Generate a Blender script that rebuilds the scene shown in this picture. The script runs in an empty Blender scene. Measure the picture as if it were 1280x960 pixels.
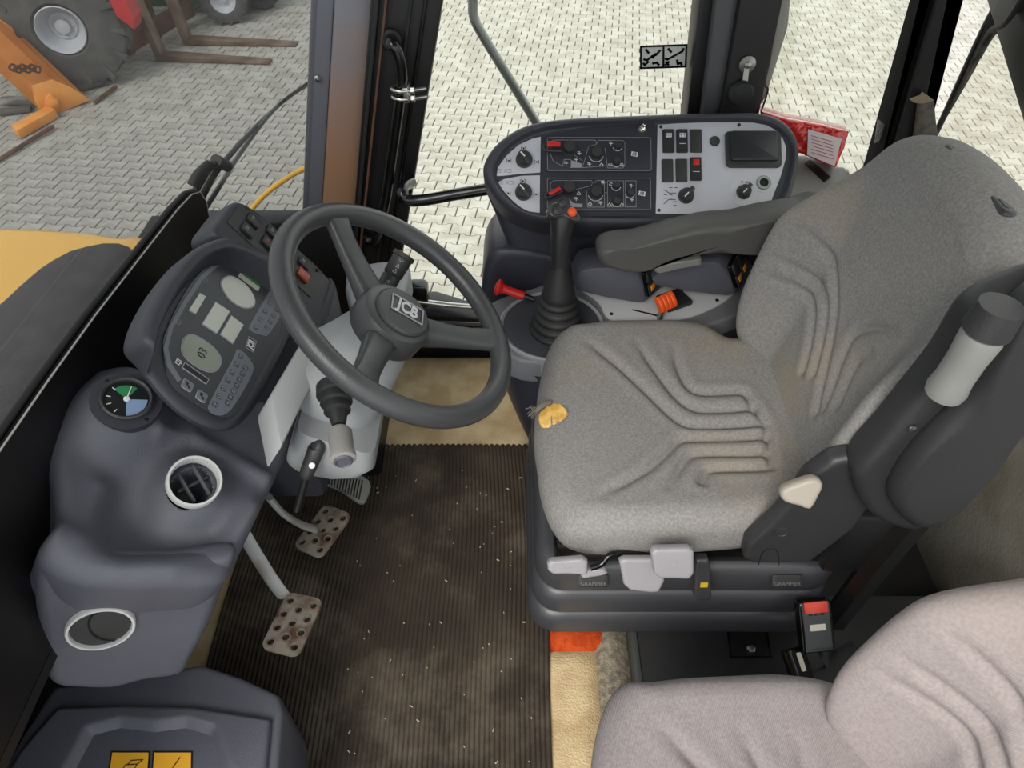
import bpy, bmesh, math, random
import numpy as np
from mathutils import Vector, Matrix
from mathutils import noise as mnoise
random.seed(7)
PI = math.pi
D = bpy.data
SC = bpy.context.scene
COL = SC.collection

# ------------------------------------------------------------------ camera
CAM_POS = Vector((0.0, 0.0, 1.35))          # phone held in the left door opening, 1.35 m above the cab floor
PITCH = math.radians(45.5)
FPX = 900.0                                  # focal length for a 1280 px wide frame
cam_data = D.cameras.new('camera')
cam_data.sensor_width = 36.0
cam_data.lens = FPX / 1280.0 * 36.0
cam_data.clip_start = 0.01
cam_data.clip_end = 200
cam = D.objects.new('camera', cam_data)
cam.location = CAM_POS
cam.rotation_euler = (PI / 2 - PITCH, 0, 0)
COL.objects.link(cam)
SC.camera = cam

# ------------------------------------------------------------------ light
world = D.worlds.new('overcast_sky')
SC.world = world
world.use_nodes = True
bg = world.node_tree.nodes['Background']
bg.inputs[0].default_value = (0.93, 0.97, 1.0, 1)
bg.inputs[1].default_value = 1.1
sun_data = D.lights.new('sun', 'SUN')
sun_data.energy = 2.4
sun_data.angle = math.radians(28)            # sun behind thin cloud
sun_data.color = (1.0, 0.95, 0.87)
sun = D.objects.new('sun', sun_data)
sun.rotation_euler = (math.radians(40), math.radians(-22), 0)
COL.objects.link(sun)
SC.view_settings.view_transform = 'Standard'
SC.view_settings.look = 'None'
SC.view_settings.gamma = 1
SC.view_settings.use_curve_mapping = False
SC.view_settings.exposure = 0.7

# ------------------------------------------------------------------ helpers
FW = Vector((0, math.cos(PITCH), -math.sin(PITCH)))
UPV = Vector((0, math.sin(PITCH), math.cos(PITCH)))
RT = Vector((1, 0, 0))

def at(px, py, X=None, Y=None, Z=None):
    """measured point of the photograph -> world point on the given plane"""
    d = FW + RT * ((px - 640) / FPX) + UPV * ((480 - py) / FPX)
    if X is not None: t = (X - CAM_POS.x) / d.x
    elif Y is not None: t = (Y - CAM_POS.y) / d.y
    else: t = (Z - CAM_POS.z) / d.z
    return CAM_POS + d * t

class Frame:
    def __init__(s, O, U, Vv):
        s.O = Vector(O); s.U = Vector(U).normalized()
        n = s.U.cross(Vector(Vv)).normalized()
        s.N = n; s.V = n.cross(s.U).normalized()
    def pt(s, u, v, n=0.0): return s.O + s.U * u + s.V * v + s.N * n
    def uv(s, p):
        d = Vector(p) - s.O
        return (d.dot(s.U), d.dot(s.V))
    def px(s, px, py):
        d = FW + RT * ((px - 640) / FPX) + UPV * ((480 - py) / FPX)
        t = (s.O - CAM_POS).dot(s.N) / d.dot(s.N)
        return s.uv(CAM_POS + d * t)
    def pxs(s, pts): return [s.px(*p) for p in pts]
    def sub(s, u, v, n=0.0, ang=0.0):
        c, q = math.cos(ang), math.sin(ang)
        return Frame(s.pt(u, v, n), s.U * c + s.V * q, s.V * c - s.U * q)
    def at_px(s, px, py, n=0.0, ang=0.0):
        u, v = s.px(px, py); return s.sub(u, v, n, ang)

FLAT = lambda z=0.0: Frame((0, 0, z), (1, 0, 0), (0, 1, 0))
WPOS = {}

def lin(h):
    h = h.lstrip('#'); r = []
    for i in (0, 2, 4):
        c = int(h[i:i + 2], 16) / 255.0
        r.append(c / 12.92 if c <= 0.04045 else ((c + 0.055) / 1.055) ** 2.4)
    return (r[0], r[1], r[2], 1.0)

def mat(name, col, rough=0.5, metal=0.0, col2=None, vscale=8.0, vlow=0.4, vhigh=0.6, bump=0.0, bscale=200.0,
        wave=None, coat=0.0, spec=0.5, emit=None, rnd=0.0, detail=4.0):
    m = D.materials.new(name); m.use_nodes = True
    nt = m.node_tree; N = nt.nodes; L = nt.links
    b = N['Principled BSDF']
    b.inputs['Base Color'].default_value = lin(col)
    b.inputs['Roughness'].default_value = rough
    b.inputs['Metallic'].default_value = metal
    b.inputs['Specular IOR Level'].default_value = spec
    if coat: b.inputs['Coat Weight'].default_value = coat
    tc = N.new('ShaderNodeTexCoord')
    out = None
    if col2:
        nz = N.new('ShaderNodeTexNoise'); nz.inputs['Scale'].default_value = vscale; nz.inputs['Detail'].default_value = detail
        L.new(tc.outputs['Object'], nz.inputs['Vector'])
        rp = N.new('ShaderNodeValToRGB'); rp.color_ramp.elements[0].position = vlow; rp.color_ramp.elements[1].position = vhigh
        rp.color_ramp.elements[0].color = lin(col); rp.color_ramp.elements[1].color = lin(col2)
        L.new(nz.outputs['Fac'], rp.inputs['Fac']); out = rp.outputs['Color']
    if rnd:
        oi = N.new('ShaderNodeObjectInfo'); mr = N.new('ShaderNodeMapRange')
        mr.inputs['To Min'].default_value = 1 - rnd; mr.inputs['To Max'].default_value = 1 + rnd
        L.new(oi.outputs['Random'], mr.inputs['Value'])
        mx = N.new('ShaderNodeVectorMath'); mx.operation = 'SCALE'
        if out: L.new(out, mx.inputs[0])
        else: mx.inputs[0].default_value = lin(col)[:3]
        L.new(mr.outputs[0], mx.inputs['Scale']); out = mx.outputs[0]
    if out: L.new(out, b.inputs['Base Color'])
    if bump or wave:
        bp = N.new('ShaderNodeBump'); bp.inputs['Strength'].default_value = bump or 0.3
        bp.inputs['Distance'].default_value = 0.002
        if wave:
            axis, sc = wave
            w = N.new('ShaderNodeTexWave'); w.bands_direction = axis; w.inputs['Scale'].default_value = sc
            w.inputs['Distortion'].default_value = 0.6; w.inputs['Detail'].default_value = 2
            L.new(tc.outputs['Object'], w.inputs['Vector']); L.new(w.outputs['Fac'], bp.inputs['Height'])
        else:
            n2 = N.new('ShaderNodeTexNoise'); n2.inputs['Scale'].default_value = bscale; n2.inputs['Detail'].default_value = 3
            L.new(tc.outputs['Object'], n2.inputs['Vector']); L.new(n2.outputs['Fac'], bp.inputs['Height'])
        L.new(bp.outputs['Normal'], b.inputs['Normal'])
    if emit:
        b.inputs['Emission Color'].default_value = lin(emit[0]); b.inputs['Emission Strength'].default_value = emit[1]
    return m

def glass_mat(name, tint, refl=1.0, haze=0.0):
    m = D.materials.new(name); m.use_nodes = True
    nt = m.node_tree; N = nt.nodes; L = nt.links
    N.remove(N['Principled BSDF']); out = N['Material Output']
    tr = N.new('ShaderNodeBsdfTransparent'); tr.inputs[0].default_value = (*tint, 1)
    gl = N.new('ShaderNodeBsdfGlossy'); gl.inputs['Roughness'].default_value = 0.02; gl.inputs[0].default_value = (refl, refl, refl, 1)
    lw = N.new('ShaderNodeLayerWeight'); pw = N.new('ShaderNodeMath'); pw.operation = 'POWER'; pw.inputs[1].default_value = 5; L.new(lw.outputs['Facing'], pw.inputs[0])
    fr = N.new('ShaderNodeMath'); fr.operation = 'MULTIPLY_ADD'; fr.inputs[1].default_value = 0.5; fr.inputs[2].default_value = 0.025; L.new(pw.outputs[0], fr.inputs[0])
    mx = N.new('ShaderNodeMixShader'); L.new(fr.outputs[0], mx.inputs[0]); L.new(tr.outputs[0], mx.inputs[1]); L.new(gl.outputs[0], mx.inputs[2])
    last = mx
    if haze:
        df = N.new('ShaderNodeBsdfDiffuse'); df.inputs[0].default_value = (0.7, 0.7, 0.7, 1)
        m2 = N.new('ShaderNodeMixShader'); m2.inputs[0].default_value = haze
        L.new(mx.outputs[0], m2.inputs[1]); L.new(df.outputs[0], m2.inputs[2]); last = m2
    L.new(last.outputs[0], out.inputs['Surface'])
    return m

# ---- object makers
def empty(name, loc, label=None, cat=None, group=None, kind=None):
    o = D.objects.new(name, None); COL.objects.link(o); o.location = loc; o.empty_display_size = 0.05
    WPOS[o.name] = Vector(loc); tag(o, label, cat, group, kind); return o

def tag(o, label=None, cat=None, group=None, kind=None):
    if label: o['label'] = label
    if cat: o['category'] = cat
    if group: o['group'] = group
    if kind: o['kind'] = kind
    return o

def put(name, me, material, parent=None, smooth=35, base=False):
    """link a mesh given in world coordinates as one object with its origin at its own middle"""
    n = len(me.vertices)
    co = np.empty(n * 3, 'f'); me.vertices.foreach_get('co', co); co = co.reshape(-1, 3)
    lo = co.min(0); hi = co.max(0); c = (lo + hi) / 2
    if base: c[2] = lo[2]
    me.vertices.foreach_set('co', (co - c).ravel()); me.update()
    if smooth is not None:
        me.polygons.foreach_set('use_smooth', [True] * len(me.polygons))
        me.set_sharp_from_angle(angle=math.radians(smooth))
    if material: 
        me.materials.clear(); me.materials.append(material)
    o = D.objects.new(name, me); COL.objects.link(o)
    o.location = c; WPOS[o.name] = Vector(c)
    if parent:
        o.parent = parent; o.matrix_parent_inverse = Matrix.Translation(-WPOS[parent.name])
    return o

def copy_obj(src, name, loc, parent=None, rot=None):
    o = src.copy(); o.name = name; COL.objects.link(o); o.location = loc; WPOS[o.name] = Vector(loc)
    if rot is not None: o.rotation_euler = rot
    if parent:
        o.parent = parent; o.matrix_parent_inverse = Matrix.Translation(-WPOS[parent.name])
    return o

def from_bm(name, bm, material, parent=None, smooth=35, **k):
    bmesh.ops.recalc_face_normals(bm, faces=bm.faces[:])
    me = D.meshes.new(name); bm.to_mesh(me); bm.free()
    return put(name, me, material, parent, smooth, **k)

def from_py(name, verts, faces, material, parent=None, smooth=35, **k):
    bm = bmesh.new(); vs = [bm.verts.new(v) for v in verts]
    for f in faces:
        try: bm.faces.new([vs[i] for i in f])
        except ValueError: pass
    return from_bm(name, bm, material, parent, smooth, **k)

def bevel_bm(bm, w, seg=2):
    if w > 0:
        es = [e for e in bm.edges if len(e.link_faces) == 2 and e.calc_face_angle(0) > 0.5]
        bmesh.ops.bevel(bm, geom=es, offset=w, segments=seg, profile=0.5, affect='EDGES', clamp_overlap=True)

def box_bm(bm, fr, su, sv, n0, n1, cu=0.0, cv=0.0):
    vs = []
    for n in (n0, n1):
        for a, b in ((-1, -1), (1, -1), (1, 1), (-1, 1)):
            vs.append(bm.verts.new(fr.pt(cu + a * su / 2, cv + b * sv / 2, n)))
    for f in ((3, 2, 1, 0), (4, 5, 6, 7), (0, 1, 5, 4), (1, 2, 6, 5), (2, 3, 7, 6), (3, 0, 4, 7)):
        bm.faces.new([vs[i] for i in f])

def box(name, fr, su, sv, n0, n1, material, parent=None, bev=0.002, cu=0.0, cv=0.0, seg=2, **k):
    bm = bmesh.new(); box_bm(bm, fr, su, sv, n0, n1, cu, cv); bmesh.ops.recalc_face_normals(bm, faces=bm.faces[:]); bevel_bm(bm, bev, seg)
    return from_bm(name, bm, material, parent, **k)

def abox(name, lo, hi, material, parent=None, bev=0.002, **k):
    fr = Frame(((lo[0] + hi[0]) / 2, (lo[1] + hi[1]) / 2, 0), (1, 0, 0), (0, 1, 0))
    return box(name, fr, hi[0] - lo[0], hi[1] - lo[1], lo[2], hi[2], material, parent, bev, **k)

def prism_bm(bm, fr, poly, n0, n1):
    a = [bm.verts.new(fr.pt(u, v, n0)) for u, v in poly]
    b = [bm.verts.new(fr.pt(u, v, n1)) for u, v in poly]
    bm.faces.new(a[::-1]); bm.faces.new(b)
    k = len(poly)
    for i in range(k):
        j = (i + 1) % k; bm.faces.new([a[i], a[j], b[j], b[i]])

def prism(name, fr, poly, n0, n1, material, parent=None, bev=0.0, seg=2, **k):
    bm = bmesh.new(); prism_bm(bm, fr, poly, n0, n1); bmesh.ops.recalc_face_normals(bm, faces=bm.faces[:]); bevel_bm(bm, bev, seg)
    return from_bm(name, bm, material, parent, **k)

def rrect(w, h, r, cu=0.0, cv=0.0, k=5):
    pts = []
    for sx, sy, a0 in ((1, 1, 0), (-1, 1, 90), (-1, -1, 180), (1, -1, 270)):
        for i in range(k):
            a = math.radians(a0 + 90 * i / (k - 1))
            pts.append((cu + sx * (w / 2 - r) + r * math.cos(a), cv + sy * (h / 2 - r) + r * math.sin(a)))
    return pts

def circ(r, k=24, cu=0.0, cv=0.0, r2=None):
    return [(cu + r * math.cos(2 * PI * i / k), cv + (r2 or r) * math.sin(2 * PI * i / k)) for i in range(k)]

def lathe_bm(bm, fr, prof, k=24, cap=True):
    rings = []
    for r, n in prof:
        rings.append([bm.verts.new(fr.pt(r * math.cos(2 * PI * i / k), r * math.sin(2 * PI * i / k), n)) for i in range(k)])
    for q in range(len(rings) - 1):
        for i in range(k):
            j = (i + 1) % k; bm.faces.new([rings[q][i], rings[q][j], rings[q + 1][j], rings[q + 1][i]])
    if cap:
        bm.faces.new(rings[0][::-1]); bm.faces.new(rings[-1])

def lathe(name, fr, prof, material, parent=None, k=24, cap=True, smooth=35, **kw):
    bm = bmesh.new(); lathe_bm(bm, fr, prof, k, cap); return from_bm(name, bm, material, parent, smooth, **kw)

def catmull(pts, sub=6, closed=False):
    P = [Vector(p) for p in pts]; n = len(P); out = []
    rng = n if closed else n - 1
    for i in range(rng):
        if closed: p0, p1, p2, p3 = P[(i - 1) % n], P[i], P[(i + 1) % n], P[(i + 2) % n]
        else: p0, p1, p2, p3 = P[max(i - 1, 0)], P[i], P[i + 1], P[min(i + 2, n - 1)]
        for s in range(sub):
            t = s / sub; t2 = t * t; t3 = t2 * t
            out.append(0.5 * ((2 * p1) + (p2 - p0) * t + (2 * p0 - 5 * p1 + 4 * p2 - p3) * t2 + (3 * p1 - p0 - 3 * p2 + p3) * t3))
    if not closed: out.append(P[-1].copy())
    return out

def tube_bm(bm, path, rad, k=10, closed=False, flat=None):
    P = [Vector(p) for p in path]; n = len(P)
    R = rad if isinstance(rad, (list, tuple)) else [rad] * n
    prev = None; rings = []
    for i in range(n):
        if closed: t = P[(i + 1) % n] - P[(i - 1) % n]
        else: t = P[min(i + 1, n - 1)] - P[max(i - 1, 0)]
        t.normalize()
        if prev is None:
            ref = Vector((0, 0, 1)) if abs(t.z) < 0.9 else Vector((0, 1, 0))
            a = t.cross(ref).normalized()
        else:
            a = (prev - t * prev.dot(t)).normalized()
        prev = a; b = t.cross(a)
        fl = flat or 1.0
        rings.append([bm.verts.new(P[i] + a * (R[i] * math.cos(2 * PI * j / k)) + b * (R[i] * fl * math.sin(2 * PI * j / k))) for j in range(k)])
    m = n if closed else n - 1
    for i in range(m):
        r0, r1 = rings[i], rings[(i + 1) % n]
        off = 0
        if closed and i == n - 1:
            off = min(range(k), key=lambda o: (r0[0].co - r1[o].co).length)
        for j in range(k):
            bm.faces.new([r0[j], r0[(j + 1) % k], r1[(j + 1 + off) % k], r1[(j + off) % k]])
    if not closed:
        bm.faces.new(rings[0][::-1]); bm.faces.new(rings[-1])

def tube(name, path, rad, material, parent=None, k=10, closed=False, smooth=50, sub=0, flat=None, **kw):
    if sub:
        if isinstance(rad, (list, tuple)):
            q = catmull([(*p, 0) if False else p for p in path], sub, closed)
            rr = []
            for i in range(len(rad) - 1):
                for s in range(sub): rr.append(rad[i] + (rad[i + 1] - rad[i]) * s / sub)
            rr.append(rad[-1]); path, rad = q, rr
        else: path = catmull(path, sub, closed)
    bm = bmesh.new(); tube_bm(bm, path, rad, k, closed, flat); return from_bm(name, bm, material, parent, smooth, **kw)

def resample(poly, n):
    P = np.array([[p[0], p[1]] for p in poly], float); Q = np.vstack([P, P[:1]])
    d = np.sqrt(((Q[1:] - Q[:-1]) ** 2).sum(1)); s = np.concatenate([[0], np.cumsum(d)])
    t = np.linspace(0, s[-1], n, endpoint=False)
    return np.stack([np.interp(t, s, Q[:, 0]), np.interp(t, s, Q[:, 1])], 1)

def smooth_poly(poly, sub=6):
    return [(p.x, p.y) for p in catmull([(a, b, 0) for a, b in poly], sub, True)]

def pdist(U, Vv, line):
    """distance of the points to a polyline"""
    best = np.full(U.shape, 1e9)
    for (x0, y0), (x1, y1) in zip(line[:-1], line[1:]):
        dx, dy = x1 - x0, y1 - y0; l2 = dx * dx + dy * dy + 1e-12
        t = np.clip(((U - x0) * dx + (Vv - y0) * dy) / l2, 0, 1)
        best = np.minimum(best, np.hypot(U - x0 - t * dx, Vv - y0 - t * dy))
    return best

def inside(U, Vv, poly):
    r = np.zeros(U.shape, bool); n = len(poly)
    for i in range(n):
        x0, y0 = poly[i]; x1, y1 = poly[(i + 1) % n]
        c = ((y0 > Vv) != (y1 > Vv)) & (U < (x1 - x0) * (Vv - y0) / ((y1 - y0) if y1 != y0 else 1e-12) + x0)
        r ^= c
    return r

def sdf(U, Vv, poly):
    d = pdist(U, Vv, list(poly) + [poly[0]])
    return np.where(inside(U, Vv, poly), -d, d)

def sstep(a, b, x):
    t = np.clip((x - a) / (b - a), 0, 1); return t * t * (3 - 2 * t)

def pad(name, fr, poly, thick, er, material, parent=None, disp=None, n=160, rings=36, smooth=60, center=None, sm=6, er2=None, **kw):
    """cushion-like solid: outline in a frame, rounded edge, optional relief on its face"""
    if sm: poly = smooth_poly(poly, sm)
    O = resample(poly, n)
    c = np.array(center) if center is not None else O.mean(0)
    S = 1 - (1 - np.linspace(0, 1, rings + 1)) ** 1.6
    S = S[1:]
    verts = []; faces = []
    U = []; Vv = []; Z = []
    U.append(np.array([c[0]])); Vv.append(np.array([c[1]])); Z.append(np.zeros(1))
    ln = np.hypot(*(O - c).T)
    for s in S:
        p = c + (O - c) * s
        d = (1 - s) * ln
        q = np.clip(er - d, 0, er)
        Z.append(-(er - np.sqrt(np.maximum(er * er - q * q, 0)))); U.append(p[:, 0]); Vv.append(p[:, 1])
    U = np.concatenate(U); Vv = np.concatenate(Vv); Z = np.concatenate(Z)
    if disp is not None: Z = Z + disp(U, Vv)
    verts = [fr.pt(U[i], Vv[i], Z[i]) for i in range(len(U))]
    R = len(S)
    idx = lambda r, i: 1 + r * n + (i % n)
    for i in range(n): faces.append((0, idx(0, i), idx(0, i + 1)))
    for r in range(R - 1):
        for i in range(n): faces.append((idx(r, i), idx(r + 1, i), idx(r + 1, i + 1), idx(r, i + 1)))
    b0 = len(verts); e2 = er2 if er2 is not None else min(er, thick * 0.4)
    prof = [(0, -thick + e2)] + [(e2 * (1 - math.cos(a)), -thick + e2 - e2 * math.sin(a)) for a in (PI / 6, PI / 3, PI / 2)]
    for inn, zz in prof:
        for i in range(n):
            k = max(ln[i], 1e-4); f = max(1 - inn / k, 0.01)
            verts.append(fr.pt(c[0] + (O[i, 0] - c[0]) * f, c[1] + (O[i, 1] - c[1]) * f, zz))
    verts.append(fr.pt(c[0], c[1], -thick)); last = len(verts) - 1
    pr = [idx(R - 1, i) for i in range(n)]
    for q in range(len(prof)):
        cur = [b0 + q * n + i for i in range(n)]
        for i in range(n): faces.append((pr[i], cur[i], cur[(i + 1) % n], pr[(i + 1) % n]))
        pr = cur
    for i in range(n): faces.append((pr[i], last, pr[(i + 1) % n]))
    me = D.meshes.new(name); me.from_pydata(verts, [], faces); me.update()
    bm = bmesh.new(); bm.from_mesh(me); bmesh.ops.recalc_face_normals(bm, faces=bm.faces[:]); bm.to_mesh(me); bm.free()
    return put(name, me, material, parent, smooth, **kw)

def text(name, s, size, fr, material, parent=None, ext=0.0004, n=0.0, align='CENTER', bold=0.0, sx=1.0):
    cu = D.curves.new(name, 'FONT'); cu.body = s; cu.size = size; cu.extrude = ext; cu.align_x = align; cu.align_y = 'CENTER'; cu.offset = bold
    cu.resolution_u = 3
    o = D.objects.new(name + '_tmp', cu); COL.objects.link(o)
    dg = bpy.context.evaluated_depsgraph_get()
    me = D.meshes.new_from_object(o.evaluated_get(dg)); D.objects.remove(o); D.curves.remove(cu)
    co = np.empty(len(me.vertices) * 3, 'f'); me.vertices.foreach_get('co', co); co = co.reshape(-1, 3)
    w = np.array([fr.pt(x * sx, y, z + n) for x, y, z in co], 'f'); me.vertices.foreach_set('co', w.ravel()); me.update()
    me.name = name
    return put(name, me, material, parent, None)

def strokes(name, fr, lines, w, material, parent=None, n0=0.0, n1=0.0006):
    """thin raised line work (printed symbols) on a frame"""
    bm = bmesh.new()
    for ln in lines:
        for (x0, y0), (x1, y1) in zip(ln[:-1], ln[1:]):
            dx, dy = x1 - x0, y1 - y0; l = math.hypot(dx, dy) + 1e-9
            box_bm(bm, Frame(fr.pt((x0 + x1) / 2, (y0 + y1) / 2), fr.U * (dx / l) + fr.V * (dy / l), fr.V * (dx / l) - fr.U * (dy / l)), l + w * 0.6, w, n0, n1)
    return from_bm(name, bm, material, parent, None)
# ------------------------------------------------------------------ materials
m_stone = mat('paving_concrete', '#a5a39b', 0.85, col2='#96928a', vscale=9, bump=0.25, bscale=60, rnd=0.07)
m_stone2 = mat('paving_concrete_far', '#a6a49c', 0.85, col2='#949087', vscale=5, detail=6)
m_joint = mat('joint_sand', '#5d574c', 0.95, col2='#443d33', vscale=1.2)
m_black = mat('black_trim', '#141314', 0.45, bump=0.1, bscale=300)
m_blackgloss = mat('black_gloss', '#0b0b0c', 0.22)
m_rubber = mat('black_rubber', '#1a1a1b', 0.6, bump=0.15, bscale=400)
m_dash = mat('slate_plastic', '#4b4c55', 0.46, bump=0.35, bscale=700, col2='#53545d', vscale=5)
m_dashdark = mat('dark_slate_plastic', '#303139', 0.5, bump=0.3, bscale=700)
m_softblack = mat('soft_black_plastic', '#2c2c2e', 0.48, bump=0.2, bscale=500)
m_silver = mat('silver_plastic', '#b9bbbd', 0.42, bump=0.1, bscale=300)
m_column = mat('grey_column_plastic', '#8f9193', 0.45, bump=0.15, bscale=500)
m_plate = mat('silver_face_plate', '#b9bac2', 0.38, bump=0.05, bscale=500)
m_face = mat('navy_face', '#2b2c36', 0.45)
m_white = mat('white_print', '#d8d8da', 0.5)
m_greyprint = mat('grey_print', '#8f9096', 0.5)
m_steel = mat('steel', '#b8b8b4', 0.3, 1.0, bump=0.1, bscale=100)
m_chrome = mat('chrome', '#d5d5d2', 0.12, 1.0)
m_red = mat('red_plastic', '#c3221f', 0.4)
m_orange = mat('orange_plastic', '#e2541c', 0.45)
m_amber = mat('amber_plastic', '#e59a25', 0.4)
m_carpet = mat('beige_carpet', '#b39b76', 0.98, col2='#c9b48f', vscale=14, bump=1.0, bscale=260, spec=0.1)
m_carpetred = mat('orange_carpet', '#b54a22', 0.98, col2='#9c3a18', vscale=60, bump=1.0, bscale=260, spec=0.1)
m_carpetgrey = mat('grey_carpet', '#8f8676', 0.98, col2='#6e675b', vscale=90, bump=1.0, bscale=260, spec=0.1)
m_yellow = mat('yellow_paint', '#e6b040', 0.35, coat=0.3)
m_gpaint = mat('black_bonnet_paint', '#3a3638', 0.75, col2='#443f41', vscale=30)
m_wallrear = mat('dusty_rear_panel', '#8d897e', 0.9, col2='#756f62', vscale=6, bump=0.4, bscale=150)
m_roof = mat('headliner', '#a7a49c', 0.95, bump=0.2, bscale=200)
g_side = glass_mat('side_glass', (0.95, 0.96, 0.93), 0.6)
g_front = glass_mat('tinted_windscreen', (0.66, 0.67, 0.67), 0.6, haze=0.05)
g_rear = glass_mat('rear_glass', (0.95, 0.95, 0.91), 0.6)

# ------------------------------------------------------------------ the yard outside
GZ = -1.75
ground = abox('ground', (-14, -6, GZ - 0.25), (14, 24, GZ - 0.012), m_joint, bev=0)
tag(ground, 'yard of grey interlocking concrete paving around the cab', 'pavement', kind='structure')
SL, SA, SB, SG = 0.160, 0.072, 0.052, 0.0072
PITCHR = SA + SB
def stone_ring(inset):
    e = SL / 2 - inset; a = SA - inset; b = SB - inset; q0, q1 = SL * 0.315, SL * 0.185
    up_ = [(e, a), (q0, a), (q1, b), (-q1, b), (-q0, a), (-e, a)]
    return up_ + [(-x, -y) for x, y in up_]
def stone_geo():
    r0 = stone_ring(SG / 2 * 1.2); r1 = stone_ring(SG / 2 * 1.2 + 0.004)
    v = [(x, y, -0.03) for x, y in r0] + [(x, y, -0.004) for x, y in r0] + [(x, y, 0.0) for x, y in r1]
    f = []; n = len(r0)
    for q in range(2):
        for i in range(n):
            j = (i + 1) % n; f.append((q * n + i, q * n + j, q * n + n + j, q * n + n + i))
    f.append(tuple(range(2 * n, 3 * n)))
    return v, f
sv, sf = stone_geo()
stone_me = D.meshes.new('paving_stone'); stone_me.from_pydata(sv, [], sf); stone_me.materials.append(m_stone)
ROT = math.radians(-7.0)
ca, sa_ = math.cos(ROT), math.sin(ROT)
def topx(p):
    d = Vector(p) - CAM_POS; a = d.dot(FW)
    if a < 0.1: return None
    return (640 + FPX * d.dot(RT) / a, 480 - FPX * d.dot(UPV) / a)
def open_view(px, py):
    if px < 0 or px > 1280 or py < 0: return False
    if px < 385: return py < 292 and (px < 150 or py < 292 - (px - 150) * 0.25) and not (px < 190 and py < 130)
    if 515 < px < 870: return py < (330 - (px - 515) * 1.6 if px < 640 else 138)
    if 970 < px < 1130: return py < 125
    if 1175 < px: return py < 150 + max(0, px - 1180) * 0.9
    return False
cells = []
for r in range(-12, 120):
    for c in range(-75, 75):
        x = (c + (0.5 if r % 2 else 0)) * SL; y = 1.4 + r * PITCHR
        w = Vector((x * ca - y * sa_, x * sa_ + y * ca, GZ))
        if w.y < 0.9 or w.y > 14: continue
        p = topx(w)
        if p is None or p[0] < -420 or p[0] > 1700 or p[1] < -90: continue
        cells.append((w, p, (w - CAM_POS).length))
vis = sorted([i for i, c in enumerate(cells) if open_view(*c[1])], key=lambda i: cells[i][2])[:300]
visset = set(vis)
for i in vis:
    o = D.objects.new('paving_stone', stone_me); COL.objects.link(o)
    o.location = cells[i][0] + Vector((0, 0, random.uniform(-0.002, 0.002))); o.rotation_euler = (random.uniform(-.006, .006), random.uniform(-.006, .006), ROT)
    o.parent = ground; o.matrix_parent_inverse = Matrix.Translation(-WPOS[ground.name])
rest = [cells[i][0] for i in range(len(cells)) if i not in visset]
sva = np.array(sv); R2 = np.array([[ca, -sa_, 0], [sa_, ca, 0], [0, 0, 1]])
svr = sva @ R2.T
allv = np.concatenate([svr + np.array(w) + np.array([0, 0, random.uniform(-.002, .002)]) for w in rest])
nf = len(sva); allf = [tuple(k + q * nf for k in f) for q in range(len(rest)) for f in sf]
me = D.meshes.new('paving_stones_beyond'); me.from_pydata(allv.tolist(), [], allf)
tag(put('paving_stones_beyond', me, m_stone2, ground, None), 'more grey paving stones further out', kind='stuff')

# ------------------------------------------------------------------ cab shell
floor = abox('floor', (-0.84, -0.12, -0.06), (0.95, 1.47, -0.012), m_black, bev=0)
tag(floor, 'black steel floor of the tractor cab', 'floor', kind='structure')
ceil = abox('ceiling', (-0.45, -0.05, 1.6), (0.98, 1.55, 1.66), m_roof, bev=0.02)
tag(ceil, 'pale headliner of the cab roof', 'ceiling', kind='structure')

F_R = lambda y: Frame((0, y, 0), (1, 0, 0), (0, 0, 1))        # faces -Y, towards the camera
def post(name, y0, y1, xl, xr, ytop, ybot, material, parent=None, bev=0.004, z_top=1.6):
    """upright of the right side wall: left and right image lines x = a + b*y, as a prism y0..y1 deep"""
    fr = F_R(y0)
    lo = fr.pxs([(xl[0] + xl[1] * ybot, ybot), (xr[0] + xr[1] * ybot, ybot)]); hi = fr.pxs([(xl[0] + xl[1] * ytop, ytop), (xr[0] + xr[1] * ytop, ytop)])
    def ext(a, b):
        t = (z_top - a[1]) / (b[1] - a[1]); return (a[0] + (b[0] - a[0]) * t, z_top)
    poly = [lo[0], lo[1], ext(lo[1], hi[1]), ext(lo[0], hi[0])]
    return prism(name, fr, poly, -(y1 - y0), 0, material, parent, bev)

m_pillar = mat('grey_brown_pillar', '#7c7c84', 0.4, bump=0.05)
nt = m_pillar.node_tree; N = nt.nodes; L = nt.links                       # browner towards the foot of the pillar, broken up by noise
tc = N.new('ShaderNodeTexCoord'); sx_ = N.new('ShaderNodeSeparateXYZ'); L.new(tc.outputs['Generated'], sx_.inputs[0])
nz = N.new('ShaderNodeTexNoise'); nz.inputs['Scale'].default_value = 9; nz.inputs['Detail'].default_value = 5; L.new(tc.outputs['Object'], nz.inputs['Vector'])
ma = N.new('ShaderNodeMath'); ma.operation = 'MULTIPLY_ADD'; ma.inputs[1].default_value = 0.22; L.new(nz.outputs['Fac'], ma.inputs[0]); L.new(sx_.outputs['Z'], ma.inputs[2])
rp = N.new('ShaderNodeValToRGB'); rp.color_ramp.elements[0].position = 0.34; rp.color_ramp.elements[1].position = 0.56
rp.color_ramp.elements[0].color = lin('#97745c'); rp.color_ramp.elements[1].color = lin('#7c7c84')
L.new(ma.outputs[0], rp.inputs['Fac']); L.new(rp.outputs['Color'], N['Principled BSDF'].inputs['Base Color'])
a1 = post('trim_1', 1.52, 1.60, (388, -0.04), (418, -0.058), 0, 300, mat('grey_pillar_edge', '#6d6f78', 0.35, bump=0.05), bev=0.006)
tag(a1, 'grey flange of the front pillar beside the windscreen', 'pillar', kind='structure')
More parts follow.
